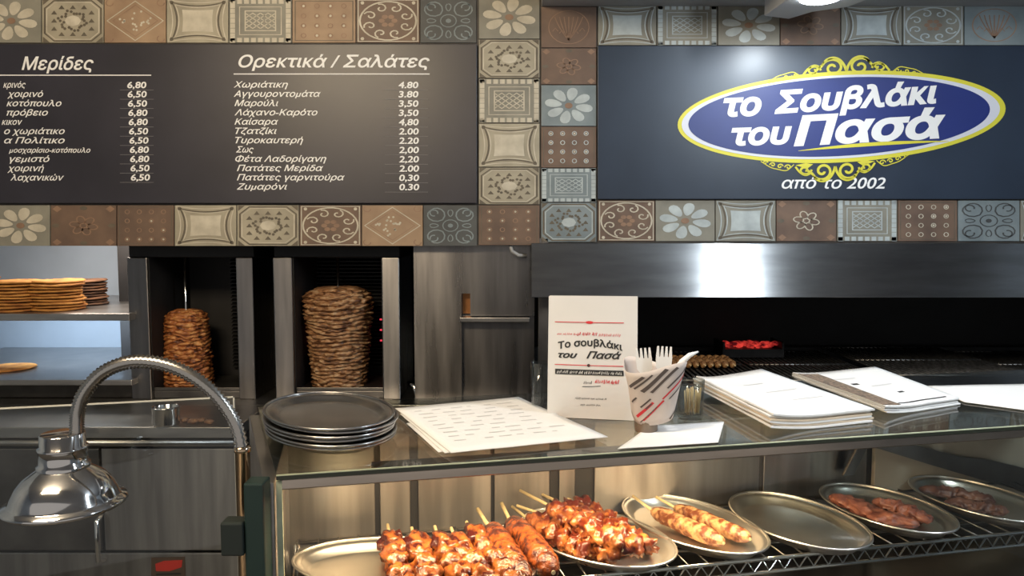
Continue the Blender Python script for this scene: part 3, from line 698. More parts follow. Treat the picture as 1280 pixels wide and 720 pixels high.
# embers
EMB = bpy.data.materials.new('ember'); EMB.use_nodes = True
nt = EMB.node_tree; b = nt.nodes['Principled BSDF']; b.inputs['Base Color'].default_value = (0.03, 0.02, 0.02, 1)
n = nt.nodes.new('ShaderNodeTexNoise'); n.inputs['Scale'].default_value = 22; n.inputs['Detail'].default_value = 3; tcn = nt.nodes.new('ShaderNodeTexCoord'); nt.links.new(tcn.outputs['Object'], n.inputs['Vector'])
r = nt.nodes.new('ShaderNodeValToRGB'); r.color_ramp.elements[0].position = 0.42; r.color_ramp.elements[0].color = (0.08, 0.002, 0.004, 1); r.color_ramp.elements[1].position = 0.72; r.color_ramp.elements[1].color = (1.0, 0.07, 0.05, 1)
nt.links.new(n.outputs['Fac'], r.inputs[0]); nt.links.new(r.outputs[0], b.inputs['Emission Color']); b.inputs['Emission Strength'].default_value = 0.85
ey = 3.55; zE = zg+0.03
fb_ = thing('firebox', 'raised iron firebox holding the red embers at the back of the grill', 'firebox', (at(938, 430, ey).x, ey, zg+0.015))
xe0, xe1 = at(902, 430, ey).x, at(972, 430, ey).x
ztop = Z(436, ey-0.05)
g = G(); g.box(xe0, xe1, ey-0.06, ey+0.1, zg+0.0145, ztop); g.box(xe0-0.01, xe0, ey-0.06, ey+0.1, zg+0.0145, ztop+0.03); g.box(xe1, xe1+0.01, ey-0.06, ey+0.1, zg+0.0145, ztop+0.03); obj('grate_box', g, IRON, fb_)
for i in range(22):
    u = (i*0.618) % 1; V, Fi = blob(i*1.9, 0.019, 0.019, 0.010, 2, 0.5)
    c = Vector((xe0+0.02+(xe1-xe0-0.04)*u, ey-0.04+0.12*random.random(), 0)); zmn = min(v.z for v in V)
    g = G(); g.add([v+c+Vector((0, 0, ztop-zmn+(0.012 if i > 16 else 0))) for v in V], Fi, 0, False)
    tag(obj('charcoal_lump', g, EMB), 'glowing red charcoal lump in the firebox', 'charcoal', 'glowing charcoal lumps')
# souvlaki on the grill
GRM = mat('grilled pork', (0.50, 0.26, 0.10), 0.5, col2=(0.12, 0.045, 0.02), vscale=35, bump=0.4, bscale=50)
STICK = mat('wooden skewer', (0.66, 0.50, 0.26), 0.7, var=0.2, vscale=20)
sk = None
for i in range(9):
    p = atz(843+9.2*i, 459, zg+0.02)
    lab = 'small pork skewer roasting on the black grate, %s in its row' % ['leftmost', 'second from left', 'third from left', 'fourth from left', 'fifth from left', 'fourth from right', 'third from right', 'second from right', 'rightmost'][i]
    if sk is None:
        sk = thing('souvlaki_skewer', lab, 'skewer', (p.x, p.y, zg+0.032), 'skewers on the charcoal grill')
        g = G(); g.tube([(p.x, p.y-0.03, zg+0.032), (p.x, p.y+0.22, zg+0.032)], 0.0025, 6); obj('stick', g, STICK, sk)
        for k in range(4):
            V, Fi = blob(k*2.2+i, 0.0155, 0.024, 0.0165, 2, 0.4); g = G(); g.add([v+Vector((p.x, p.y+0.015+0.045*k, zg+0.032)) for v in V], Fi, 0, True); obj('meat_chunk', g, GRM, sk)
    else: dup(sk, (p.x, p.y, zg+0.032), 0.0, lab)
# ================================================================== glass display case
zc = 1.15; A0 = Vector((-0.373, 1.189, 0)); U = Vector((0.9763, 0.2166, 0)).normalized(); Wv = Vector((-U.y, U.x, 0))
def cs(a, v, z): p = A0+U*a+Wv*v; return Vector((p.x, p.y, z))
def quadbox(g, a0, a1, v0, v1, z0, z1, mi=0, sk0=0.0): 
    g.hexa([cs(a0+sk0*v0, v0, z0), cs(a1, v0, z0), cs(a1, v1, z0), cs(a0+sk0*v1, v1, z0), cs(a0+sk0*v0, v0, z1), cs(a1, v0, z1), cs(a1, v1, z1), cs(a0+sk0*v1, v1, z1)], mi)
LEN = 2.10; SKW = -0.0786/0.499
zr = 0.92
case = thing('display_case', 'glass topped steel display case holding trays of grilled meat', 'display case', (0.4, 1.5, 0))
g = G(); quadbox(g, 0, LEN, 0, 0.50, zc-0.008, zc, 0, SKW)
obj('top_glass', g, GTOP, case)
g = G(); quadbox(g, 0.0, LEN, -0.003, 0.001, zc-0.0075, zc-0.0012); obj('glass_edge', g, GEDD, case)
g = G(); quadbox(g, 0.0, LEN, -0.003, 0.001, zc-0.0011, zc+0.0004); obj('glass_edge', g, GEDGE, case)
g = G(); quadbox(g, 0.004, LEN, 0.002, 0.030, zc-0.026, zc-0.009); obj('front_rail', g, RAILM, case, bevel=0.002)
g = G(); quadbox(g, 0.012, LEN, 0.004, 0.008, 0.80, zc-0.027); obj('front_glass', g, GPANE, case)
g = G(); quadbox(g, -0.001, 0.008, 0.0, 0.010, 0.70, zc-0.010); obj('glass_edge', g, GEDGE, case)
g = G(); quadbox(g, -0.020, -0.004, 0.0, 0.47, 0.0, zc-0.012, 0, SKW); obj('end_panel', g, STEEL, case, bevel=0.002)
vb = 0.325
g = G(); quadbox(g, 0.0, LEN, vb, vb+0.012, 0.0, zc-0.009, 0, SKW); obj('back_frame', g, mat('dark frame', (0.05, 0.045, 0.04), 0.4, 0.5), case)
# sliding doors of the back, split where the photo shows dark uprights
def a_at(px, v=vb):     # distance along the case of a picture column on the back plane
    lo, hi = -0.3, 2.4
    for _ in range(40):
        m_ = (lo+hi)/2; p = cs(m_, v, 1.05); d = p.y*CT-(p.z-HC)*ST
        if 640+F*p.x/d < px: lo = m_
        else: hi = m_
    return lo
cuts = [(346, 468), (474, 512), (522, 613), (617, 686), (698, 718), (742, 948), (953, 1082)]
for a, b in cuts:
    g = G(); quadbox(g, a_at(a), a_at(b), vb-0.008, vb-0.001, 0.86, zc-0.03); obj('back_door', g, CASEST, case, bevel=0.002)
g = G(); quadbox(g, a_at(1090), LEN, vb-0.014, vb-0.001, 0.86, zc-0.012); obj('side_panel', g, mat('beige panel', (0.36, 0.31, 0.25), 0.5, var=0.15), case, bevel=0.002)
g = G(); quadbox(g, a_at(870), a_at(1092), vb-0.016, vb-0.009, zc-0.040, zc-0.036); obj('door_track', g, CHROME, case)
g = G(); d0 = cs(a_at(1052), vb-0.03, 0.965); d1 = cs(a_at(1078), vb-0.06, zc-0.03)
d = (d1-d0).normalized(); sd_ = U*0.014
g.prism([d0-sd_, d0+sd_, d1+sd_, d1-sd_], Wv*0.008); obj('strut', g, STEELD, case, bevel=0.002)
def cp(px, py, v):      # picture point carried onto the case's upright plane at depth v
    d_ = ray(px, py); o_ = Vector((0, 0, HC)); return o_+d_*((v-(o_-A0).dot(Wv))/d_.dot(Wv))
g = G(); g.prism([cp(x, y, vb-0.03) for x, y in [(1082, 557), (1142, 556), (1200, 571), (1237, 575), (1300, 590), (1300, 620), (1227, 600), (1160, 580), (1102, 562)]], Wv*0.010); obj('bracket_beam', g, STEELD, case)
g = G(); quadbox(g, 0.0, LEN, 0.012, vb-0.002, 0.795, 0.80); obj('lower_deck', g, RAILM, case)
g = G(); quadbox(g, 0.0, LEN, 0.012, vb-0.002, 0.0, 0.79); obj('base', g, STEELD, case)
# warm lamp bar hidden under the top rail
g = G(); quadbox(g, 0.15, 1.2, 0.04, 0.07, zc-0.024, zc-0.0095); obj('lamp_bar', g, STEELD, case)
CL = area('case_lamp', cs(0.50, 0.055, zc-0.028), cs(0.50, 0.075, 0.9), 0.90, 0.025, 9.5, (1.0, 0.73, 0.43)); 
CL.rotation_euler = Matrix((U, Wv, Vector((0, 0, 1)))).transposed().to_euler()

# wire rack
rk = thing('wire_rack', 'chrome wire shelf with zigzag front edge inside the display case', 'rack', cs(0.8, 0.15, zr-0.03))
v0 = 0.022
g = G(); g.tube([cs(0.005, v0, zr), cs(LEN-0.02, v0, zr)], 0.0038, 8); g.tube([cs(0.005, v0, zr-0.026), cs(LEN-0.02, v0, zr-0.026)], 0.0036, 8)
n = 132
pts = [cs(0.01+(LEN-0.04)*i/n, v0, zr-(0.002 if i % 2 else 0.024)) for i in range(n+1)]
g.tube(pts, 0.0023, 6); obj('front_truss', g, CHROME, rk)
g = G(); nn = 52
for i in range(nn+1): a = 0.012+(LEN-0.04)*i/nn; g.tube([cs(a, v0, zr-0.004), cs(a, vb-0.012, zr-0.004)], 0.0018, 5)
for v in (0.11, 0.21, vb-0.014): g.tube([cs(0.006, v, zr-0.010), cs(LEN-0.02, v, zr-0.010)], 0.0035, 6)
obj('wires', g, mat('dull wire', (0.26, 0.24, 0.22), 0.3, 1.0), rk)
for a in (0.01, LEN-0.03):
    for v in (0.03, vb-0.03):
        g = G(); g.tube([cs(a, v, 0.8005), cs(a, v, zr-0.006)], 0.006, 8); obj('leg', g, CHROME, rk)

# ------------------------------------------------------------------ oval trays
def tray(name, label, cx, cy, z, a, b, rot, m, group, h=0.018):
    t = thing(name, label, 'tray', (cx, cy, z), group)
    g = G(); n = 56
    prof = [(0, 0.0015), (0.70, 0.0015), (0.76, 0.003), (0.84, h*0.8), (0.88, h), (0.985, h+0.0035), (1.0, h+0.002), (0.985, h+0.0005), (0.88, h-0.003), (0.84, h*0.6), (0.755, 0.0), (0, 0)]
    V = []
    for k_, (r_, zz) in enumerate(prof):
        for k in range(n):
            an = 2*PI*k/n; inset = (1-r_)*0.0
            x, y = a*math.cos(an), b*math.sin(an)
            if r_ > 0.5:   # constant rim width
                L_ = math.hypot(x, y); rw = (1-r_)*min(a, b)*1.0; x *= (L_-rw)/L_; y *= (L_-rw)/L_
            else: x *= r_; y *= r_
            V.append((cx+x*math.cos(rot)-y*math.sin(rot), cy+x*math.sin(rot)+y*math.cos(rot), z+zz))
    Fc = [(i*n+k, i*n+(k+1) % n, (i+1)*n+(k+1) % n, (i+1)*n+k) for i in range(len(prof)-1) for k in range(n)]
    g.add(V, Fc, 0, True); obj('dish', g, m, t)
    V = []; g = G(); pp = []
    for k in range(n):
        an = 2*PI*k/n; x, y = a*math.cos(an), b*math.sin(an); L_ = math.hypot(x, y); x *= (L_-0.002)/L_; y *= (L_-0.002)/L_
        pp.append((cx+x*math.cos(rot)-y*math.sin(rot), cy+x*math.sin(rot)+y*math.cos(rot), z+h+0.003))
    g.tube(pp, 0.0028, 6, closed=True); obj('rolled_rim', g, m, t)
    return t
zt_ = zr+0.0045
R_ = math.radians
TR = [('front-left oval steel tray piled with pork kebabs', -0.176, 1.325, 0.222, 0.112, 172), ('oval steel tray under the orange chicken skewers', 0.162, 1.452, 0.172, 0.115, 134),
      ('bright oval tray with two minced meat kebabs', 0.365, 1.520, 0.176, 0.107, 122), ('empty oval steel tray in the middle of the case', 0.585, 1.537, 0.165, 0.112, 112),
      ('oval tray with reddish meat strips, right of the empty tray', 0.800, 1.605, 0.155, 0.105, 112), ('oval tray with dark flat patties at the right end', 1.03, 1.66, 0.155, 0.105, 112)]
for l, x, y, a, b, r in TR: tray('oval_tray', l, x, y, zt_, a, b, R_(r), TRAYM, 'oval trays in the case')
nm = ['bottom', 'second', 'third', 'fourth', 'fifth', 'topmost']
for k in range(6):
    tray('oval_tray', 'dull steel oval tray, %s in the stack on the glass counter' % nm[k], -0.342+0.003*math.sin(k*2), 1.418+0.003*math.cos(k*3), zc+0.001+0.0072*k, 0.161, 0.114, R_(122+1.5*math.sin(k*5)), TRAYD, 'stacked oval trays on the counter', 0.012)

# ------------------------------------------------------------------ skewers and meat in the case
PORK = mat('glazed pork', (0.36, 0.10, 0.020), 0.22, col2=(0.045, 0.006, 0.003), vscale=45, bump=0.5, bscale=70, ramp=(0.42, 0.66))
CHICK = mat('paprika chicken', (0.42, 0.135, 0.032), 0.28, col2=(0.085, 0.012, 0.005), vscale=40, bump=0.5, bscale=60, ramp=(0.42, 0.66))
MINCE = mat('grilled mince', (0.24, 0.055, 0.012), 0.22, col2=(0.045, 0.010, 0.006), vscale=60, bump=0.5, bscale=110, ramp=(0.40, 0.6))
MINCEP = mat('pale mince', (0.42, 0.22, 0.095), 0.42, col2=(0.11, 0.028, 0.010), vscale=60, bump=0.5, bscale=90, ramp=(0.44, 0.60))
REDM = mat('reddish steak', (0.36, 0.13, 0.08), 0.4, col2=(0.14, 0.045, 0.035), vscale=38, bump=0.4, bscale=60)
DARKM = mat('dark patty', (0.17, 0.075, 0.05), 0.45, col2=(0.07, 0.03, 0.025), vscale=35, bump=0.4, bscale=60)
def frame(p, q):
    t = (q-p).normalized(); s = Vector((0, 0, 1)).cross(t).normalized(); return Matrix((t, s, t.cross(s))).transposed()
def chunk_skewer(label, p0, p1, tip, n, r, m, group, seed, name='kebab_skewer', rag=0.42):
    c = (p0+p1)/2; t = thing(name, label, 'skewer', (c.x, c.y, min(p0.z, p1.z)-r), group)
    g = G(); g.tube([tip, p0, p1], 0.0032, 7); obj('stick', g, STICK, t)
    M = frame(p0, p1); L_ = (p1-p0).length; rr = random.Random(seed)
    for k in range(n):
        f = (k+0.5)/n; V, Fi = blob(seed*3.3+k*1.7, L_/n*0.60, r*rr.uniform(0.92, 1.15), r*rr.uniform(0.85, 1.05), 3, rag, 1.7)
        Rx = Matrix.Rotation(rr.uniform(0, 6), 3, 'X') @ Matrix.Rotation(rr.uniform(-0.3, 0.3), 3, 'Z')
        g = G(); g.add([M @ (Rx @ v)+p0+(p1-p0)*f+Vector((0, 0, rr.uniform(-0.1, 0.15)*r)) for v in V], Fi, 0, True); obj('meat_chunk', g, m, t)
    return t
def mince_skewer(label, p0, p1, tip, r, m, group, seed, sq=1.0, stick=0.004):
    c = (p0+p1)/2; t = thing('minced_kebab', label, 'skewer', (c.x, c.y, min(p0.z, p1.z)-r), group)
    g = G(); g.tube([tip, p0, p1], stick, 8); obj('stick', g, STICK, t)
    M = frame(p0, p1); L_ = (p1-p0).length; nu, nv = 44, 22; V = []
    for i in range(nu+1):
        f = i/nu; e = (1-abs(2*f-1)**5)**0.5 if 0 < f < 1 else 0.02
        for k in range(nv):
            a = 2*PI*k/nv; q = Vector((f*L_/r, math.cos(a), math.sin(a)))
            k_ = r*e*(1+0.13*noise.noise(q*1.6+Vector((seed, 0, 0)))+0.07*noise.noise(q*5+Vector((seed, 0, 0))))
            V.append(p0+M @ Vector((f*L_, k_*math.cos(a), k_*sq*math.sin(a))))
    g = G(); g.add(V, [(i*nv+k, i*nv+(k+1) % nv, (i+1)*nv+(k+1) % nv, (i+1)*nv+k) for i in range(nu) for k in range(nv)], 0, True); obj('mince', g, m, t)
    return t
zf = zt_+0.004
P1 = [('leftmost pork chunk kebab on the front-left tray', (487, 672), (508, 745), (479, 654)), ('second pork chunk kebab from the left on the front-left tray', (518, 676), (545, 745), (508, 655)),
      ('third pork chunk kebab from the left on the front-left tray', (548, 674), (585, 745), (528, 653)), ('fourth pork chunk kebab from the left, short stick tip showing', (570, 676), (618, 745), (552, 662)),
      ('fifth pork chunk kebab, beside the smooth minced kebabs', (590, 668), (650, 740), (575, 655))]
for i, (l, a, b, t_) in enumerate(P1):
    h = 0.026+0.004*(i == 4)
    p0 = atz(*a, zf+h); p1 = atz(*b, zf+h); chunk_skewer(l, p0, p1, p0+(p0-p1).normalized()*0.035+Vector((0, 0, 0.012)), 5, 0.0225, PORK, 'pork kebabs on the front-left tray', i+1)
p0, p1 = atz(612, 660, zf+0.032), atz(655, 728, zf+0.024); mince_skewer('glossy minced kebab with thick stick, left one on the front tray', p0, p1, atz(597, 636, zf+0.05), 0.0255, MINCE, 'minced kebabs on the front-left tray', 3)
p0, p1 = atz(638, 652, zf+0.032), atz(692, 716, zf+0.024); mince_skewer('glossy minced kebab with thick stick, right one on the front tray', p0, p1, atz(627, 629, zf+0.05), 0.0255, MINCE, 'minced kebabs on the front-left tray', 8)
P2 = [('frontmost orange chicken skewer on its tray', (664, 652), (738, 694), (640, 633), 0.020), ('second orange chicken skewer from the front', (684, 645), (765, 696), (646, 632), 0.028),
      ('third orange chicken skewer, on top of the pile', (690, 634), (778, 688), (650, 613), 0.050), ('fourth orange chicken skewer from the front', (708, 632), (800, 688), (665, 612), 0.032),
      ('rearmost orange chicken skewer on its tray', (724, 630), (816, 686), (680, 611), 0.022)]
for i, (l, a, b, t_, h) in enumerate(P2):
    p0, p1 = atz(*a, zf+h), atz(*b, zf+h*0.9); chunk_skewer(l, p0, p1, atz(*t_, zf+h+0.012), 6, 0.0195, CHICK, 'orange chicken skewers', i+20, 'chicken_skewer', 0.6)
p0, p1 = atz(815, 638, zf+0.018), atz(905, 679, zf+0.018); mince_skewer('front pale minced kebab on the bright tray', p0, p1, atz(791, 620, zf+0.03), 0.0195, MINCEP, 'pale minced kebabs', 11, 0.85, 0.003)
p0, p1 = atz(843, 634, zf+0.018), atz(938, 674, zf+0.018); mince_skewer('rear pale minced kebab on the bright tray', p0, p1, atz(820, 621, zf+0.03), 0.0185, MINCEP, 'pale minced kebabs', 15, 0.85, 0.003)
def steak(label, pts, w, h, m, group, seed):
    P = [atz(x, y, zf+h) for x, y in pts]; c = sum(P, Vector())/len(P)
    n = 48; ring = 28; V = []
    cum = [0]
    for i in range(1, len(P)): cum.append(cum[-1]+(P[i]-P[i-1]).length)
    for i in range(n+1):
        s = cum[-1]*i/n; j = max(k for k in range(len(P)) if cum[k] <= s+1e-9); j = min(j, len(P)-2)
        p = P[j].lerp(P[j+1], (s-cum[j])/(cum[j+1]-cum[j])); t = (P[j+1]-P[j]).normalized(); sd = Vector((0, 0, 1)).cross(t)
        e = (1-abs(2*i/n-1)**3.5)**0.5 if 0 < i < n else 0.03
        e *= 1+0.45*noise.noise((i*0.2, seed, 0))
        for k in range(ring):
            a = 2*PI*k/ring; q = 1+0.5*noise.noise((i*0.19, math.cos(a)*1.4+seed, math.sin(a)*1.4))+0.25*noise.noise((i*0.55, math.cos(a)*3+seed, math.sin(a)*3))
            V.append(p+sd*(w*e*q*math.cos(a))+Vector((0, 0, h*min(1, e)*q*math.sin(a)*0.9)))
    g = G(); g.add(V, [(i*ring+k, i*ring+(k+1) % ring, (i+1)*ring+(k+1) % ring, (i+1)*ring+k) for i in range(n) for k in range(ring)], 0, True)
    return tag(obj('meat_strip' if m is REDM else 'meat_patty', g, m), label, 'meat', group)
steak('long reddish meat strip in front on its tray', [(1038, 619), (1070, 632), (1100, 645), (1150, 657)], 0.025, 0.015, REDM, 'reddish meat strips', 2)
steak('shorter reddish meat strip lying behind the long one', [(1090, 626), (1125, 636), (1165, 652)], 0.019, 0.015, REDM, 'reddish meat strips', 6)
steak('rear dark flat patty on the right-end tray', [(1148, 611), (1200, 617), (1245, 628)], 0.024, 0.012, DARKM, 'dark patties', 4)
steak('front dark flat patty on the right-end tray', [(1180, 627), (1220, 633), (1262, 640)], 0.022, 0.012, DARKM, 'dark patties', 9)
# ================================================================== things on the glass counter
zk = zc+0.001
def sheet(name, label, cat, corners, z, m, group=None, bend=0.0, end=0.0, thick=0.0008, prints=None, parent=None, wob=0.0012, nu=16, nv=10, zref=None, off=(0, 0)):
    """paper lying on the counter; corners in picture units: back-left, back-right, front-right, front-left"""
    C = [atz(x, y, zref or z) for x, y in corners]
    for q in C: q.z = z; q.x += off[0]; q.y += off[1]
    def fn(u, v):
        p = C[0].lerp(C[1], u).lerp(C[3].lerp(C[2], u), v)
        p.z += abs(wob)*(1+noise.noise((p.x*14, p.y*14, z*300)))*0.7 + end*max(0, 1-u/0.45)**2 + bend*math.sin(PI*u)
        return p
    c = (C[0]+C[2])/2; t = thing(name, label, cat, (c.x, c.y, z), group)
    g = G(); g.grid(fn, nu, nv); n0 = len(g.v)
    up = Vector((0, 0, thick)); g2 = G(); g2.grid(lambda u, v: fn(u, v)+up, nu, nv); g.add(g2.v, g2.f, 0, True)
    W_ = nu+1; bd = [(i, i+1) for i in range(nu)]+[(nv*W_+i, nv*W_+i+1) for i in range(nu)]+[(j*W_, (j+1)*W_) for j in range(nv)]+[(j*W_+nu, (j+1)*W_+nu) for j in range(nv)]
    g.add([], [])
    for a, b in bd: g.f.append([a, b, b+n0, a+n0]); g.m.append(0); g.s.append(False)
    obj('paper', g, m, t)
    if prints:
        g = G()
        for (u0, u1, v0, v1, mi) in prints:
            k = max(2, int((u1-u0)*14))
            g.grid(lambda u, v: fn(u0+(u1-u0)*u, v0+(v1-v0)*v)+Vector((0, 0, thick+0.0006)), k, max(1, int((v1-v0)*8)), mi)
        obj('print', g, [INK, INKB, INKR, mat('brown print', (0.30, 0.21, 0.14), 0.8, col2=(0.06, 0.05, 0.045), vscale=120)], t)
    return t
rp = random.Random(3)
pr = []
for r_ in range(9):
    v = 0.12+0.085*r_; u = 0.10
    while u < 0.85:
        w = rp.uniform(0.03, 0.12); pr.append((u, min(0.9, u+w), v, v+0.014, 0)); u += w+rp.uniform(0.03, 0.12)
gr = 'printed menu sheets on the counter'
sheet('menu_sheet', 'lowest white menu sheet, corner jutting out toward the tray stack', 'paper', [(508, 530), (640, 505), (735, 548), (548, 566)], zk, WHITE, gr)
sheet('menu_sheet', 'middle white menu sheet under the top sheet beside the tray stack', 'paper', [(500, 518), (645, 500), (750, 548), (556, 567)], zk+0.003, WHITE, gr)
sheet('menu_sheet', 'top white menu sheet of the pile beside the tray stack', 'paper', [(494, 511), (648, 497), (760, 547), (564, 567)], zk+0.006, WHITE, gr, prints=pr)
# slip and the sheet at the right edge
sheet('paper_slip', 'small bright white slip in front of the toothpick glass', 'paper', [(812, 533), (905, 528), (898, 554), (772, 562)], zk, WHITE)
# pile of folded bags, curved left end
gb = 'folded paper bags piled beside the toothpick glass'
for k in range(6):
    cn = [(868, 477), (950, 463), (1091, 513), (964, 526)]
    sheet('folded_bag', 'white folded paper bag, %s in the pile beside the toothpick glass' % ['bottom', 'second', 'third', 'fourth', 'fifth', 'topmost'][k], 'paper bag', cn, zk+0.0046*k, WHITE if k in (0, 5) else PAPERC if k % 2 else WHITE, gb,
          end=0.010, thick=0.0034, zref=zk+0.0235, off=(random.uniform(-.004, .004), random.uniform(-.004, .004)), prints=([(0.35, 0.6, 0.30, 0.315, 0), (0.42, 0.8, 0.5, 0.512, 0), (0.5, 0.85, 0.7, 0.712, 0)] if k == 5 else None))
gb = 'printed paper bags piled toward the right end'
for k in range(4):
    cn = [(992, 470), (1095, 459), (1200, 498), (1108, 513)]
    sheet('printed_bag', 'white printed paper bag with brown end, %s in the right pile' % ['bottom', 'second', 'third', 'topmost'][k], 'paper bag', cn, zk+0.004*k, WHITE, gb, end=0.008, thick=0.0026, zref=zk+0.013, off=(random.uniform(-.006, .006), random.uniform(-.004, .004)),
          prints=([(0.0, 0.24, 0.06, 0.98, 3), (0.2, 0.5, 0.25, 0.27, 0), (0.3, 0.38, 0.4, 0.44, 1), (0.45, 0.7, 0.5, 0.52, 0), (0.55, 0.62, 0.7, 0.73, 1), (0.25, 0.9, 0.93, 0.95, 1)] if k == 3 else [(0.02, 0.18, 0.9, 0.99, 3)]))
sheet('paper_sheet', 'flat white sheet at the far right edge of the counter', 'paper', [(1160, 483), (1310, 480), (1330, 520), (1205, 503)], zk+0.001, WHITE)

# standing white bag
yb = atz(740, 523, zk).y; 
bag = thing('paper_bag', 'upright white paper bag with red and black print, standing on the counter', 'paper bag', (at(740, 523, yb).x, yb+0.02, zk))
g = G(); dpt = 0.036
bl, br = atz(684, 521, zk), atz(796, 526, zk); tl = at(686, 370, bl.y+0.012); trr = at(797, 371, br.y+0.012)
nb = Vector((bl.y-br.y, br.x-bl.x, 0)).normalized()
def bagf(u, v): 
    p = bl.lerp(br, u).lerp(tl.lerp(trr, u), v); return p+nb*(0.0025*math.sin(PI*v)*math.sin(PI*u)*-1)
g.grid(bagf, 10, 12)
g.grid(lambda u, v: bagf(1-u, v)+nb*(dpt*(1-0.62*v)), 10, 12)
mid = lambda s_, v: bagf(s_, v)+nb*(dpt*(1-0.62*v)*0.5)+(br-bl).normalized()*(-0.010 if s_ else 0.010)*v
g.grid(lambda u, v: (bagf(1, v).lerp(mid(1, v), 2*u) if u < 0.5 else mid(1, v).lerp(bagf(1, v)+nb*(dpt*(1-0.62*v)), 2*u-1)), 2, 12, 0, False)
g.grid(lambda u, v: (mid(0, v).lerp(bagf(0, v), 2*u-1) if u >= 0.5 else (bagf(0, v)+nb*(dpt*(1-0.62*v))).lerp(mid(0, v), 2*u)), 2, 12, 0, False)
g.add([bl, br, br+nb*dpt, bl+nb*dpt], [(0, 1, 2, 3)])
obj('bag_body', g, mat('greyish bag paper', (0.66, 0.65, 0.635), 0.75, var=0.06, vscale=6), bag)
def pbag(x, y):     # picture column/row to the face of the bag
    v = (y-525)/(371-525); u = (x-684.5-1.5*v)/(112); return bagf(max(0, min(1, u)), max(0, min(1, v)))-nb*0.0009
g = G()
dense = lambda x0, x1, y, n=14: [(x0+(x1-x0)*i/n, y) for i in range(n+1)]
for y in (403.5, 457.5): ribbon(g, dense(694, 781, y), 0.9, pbag, 1 if y < 420 else 1)
poly(g, ell(738, 403.5, 5, 1.8, 10), pbag, 1); poly(g, ell(737, 457.5, 2, 2, 10), pbag, 0)
def scribble(x0, x1, y, h, pl, mi, seed, w=0.75):     # fine print too small to read
    r_ = random.Random(seed); x = x0
    while x < x1:
        n = r_.randint(3, 7); pts = []
        for q in range(n*2):
            pts.append((x, y-(h*r_.uniform(0.55, 1.0) if q % 2 else h*r_.uniform(-0.05, 0.2)))); x += r_.uniform(0.5, 1.0)
            if x > x1: break
        if len(pts) > 2: ribbon(g, pts, w, pl, mi)
        x += r_.uniform(0.8, 1.8)
scribble(697, 722, 420, 3, pbag, 1, 1); scribble(723, 748, 420.5, 5.5, pbag, 1, 2, 1.0); scribble(750, 778, 421, 4, pbag, 1, 3)
text(g, 'Το σουβλάκι', 698, 779, 438, 12, pbag, 0.0, 0.03, 0, 0, 5.0)
text(g, 'του', 698, 723, 448.5, 10, pbag, 0.35, 0.035); text(g, 'Πασά', 734, 778, 448.5, 12, pbag, 0.4, 0.03)
ribbon(g, dense(694.5, 780.5, 466.3), 6.6, pbag, 0)
pb2 = lambda x, y: pbag(x, y)-nb*0.0006
scribble(697, 778, 468.4, 4, pb2, 2, 4, 0.7)
scribble(731, 743, 481, 4, pbag, 0, 5, 0.7); scribble(745, 777, 480, 5.5, pbag, 1, 6, 1.1); ribbon(g, [(729, 484.5), (740, 484), (752, 483)], 0.7, pbag, 0)
scribble(720, 760, 500.5, 2.6, pbag, 0, 7, 0.7); scribble(727, 752, 508.5, 2.6, pbag, 0, 8, 0.7)
obj('print', g, [INKB, INKR, WPLAST], bag)

# cutlery cup wrapped in printed paper
cb = atz(812, 543, zk); cy_ = cb.y+0.03; cx_ = at(815, 520, cy_).x
cup = thing('cutlery_cup', 'dark tumbler wrapped in slanted printed paper beside the standing bag', 'cup', (cx_, cy_, zk))
g = G(); g.lathe([(0, 0), (0.021, 0), (0.0225, 0.004), (0.024, 0.060), (0.022, 0.060), (0.020, 0.008), (0, 0.008)], (cx_-0.012, cy_-0.004, zk), 28); obj('tumbler', g, mat('smoky tumbler', (0.20, 0.15, 0.11), 0.2, var=0.3), cup)
zp0, zp1 = zk+0.034, Z(459, cy_-0.03)
g = G(); nW = 36
def wrap(u, v, o=0.0):
    a = -PI/2+(u-0.5)*2*PI*1.0; cq = (abs(math.cos(a))**3.2+abs(math.sin(a))**3.2)**(-1/3.2); r = cq*(0.037+0.022*v)+0.002*math.sin(u*4*PI+v*3)+o
    fl = 0.75+0.25*0
    return Vector((cx_+0.004*v+r*math.cos(a)*(1+0.02*v), cy_+r*math.sin(a)*0.72, zp0-0.018*max(0, math.cos((u-0.45)*2*PI))*(1-v)+(zp1-zp0)*v+0.010*v*math.sin(u*4*PI)))
g.grid(wrap, nW, 10); obj('paper_wrap', g, mat('printed wrap paper', (0.64, 0.55, 0.49), 0.8, var=0.08, vscale=6), cup, solid=0.0006)
g = G()
for k, (u0, v0, L_, mi, wd) in enumerate([(0.34, 0.72, 0.11, 0, .030), (0.375, 0.70, 0.12, 0, .018), (0.41, 0.66, 0.16, 0, .040), (0.46, 0.62, 0.17, 0, .030), (0.40, 0.35, 0.08, 0, .018), (0.43, 0.32, 0.05, 0, .018), (0.33, 0.40, 0.07, 0, .018), (0.36, 0.15, 0.15, 1, .030), (0.41, 0.10, 0.17, 1, .022), (0.39, 0.05, 0.15, 0, .012), (0.53, 0.45, 0.19, 1, .018), (0.57, 0.42, 0.19, 0, .014), (0.60, 0.05, 0.16, 0, .026), (0.55, 0.62, 0.15, 0, .020)]):
    g.grid(lambda u, v: wrap(u0+L_*0.75*u+wd*0.5*v, min(0.97, v0+L_*1.9*u-wd*1.0*v), 0.0014), 8, 1, mi)
obj('print', g, [mat('dark wrap print', (0.10, 0.075, 0.065), 0.8), INKR], cup)
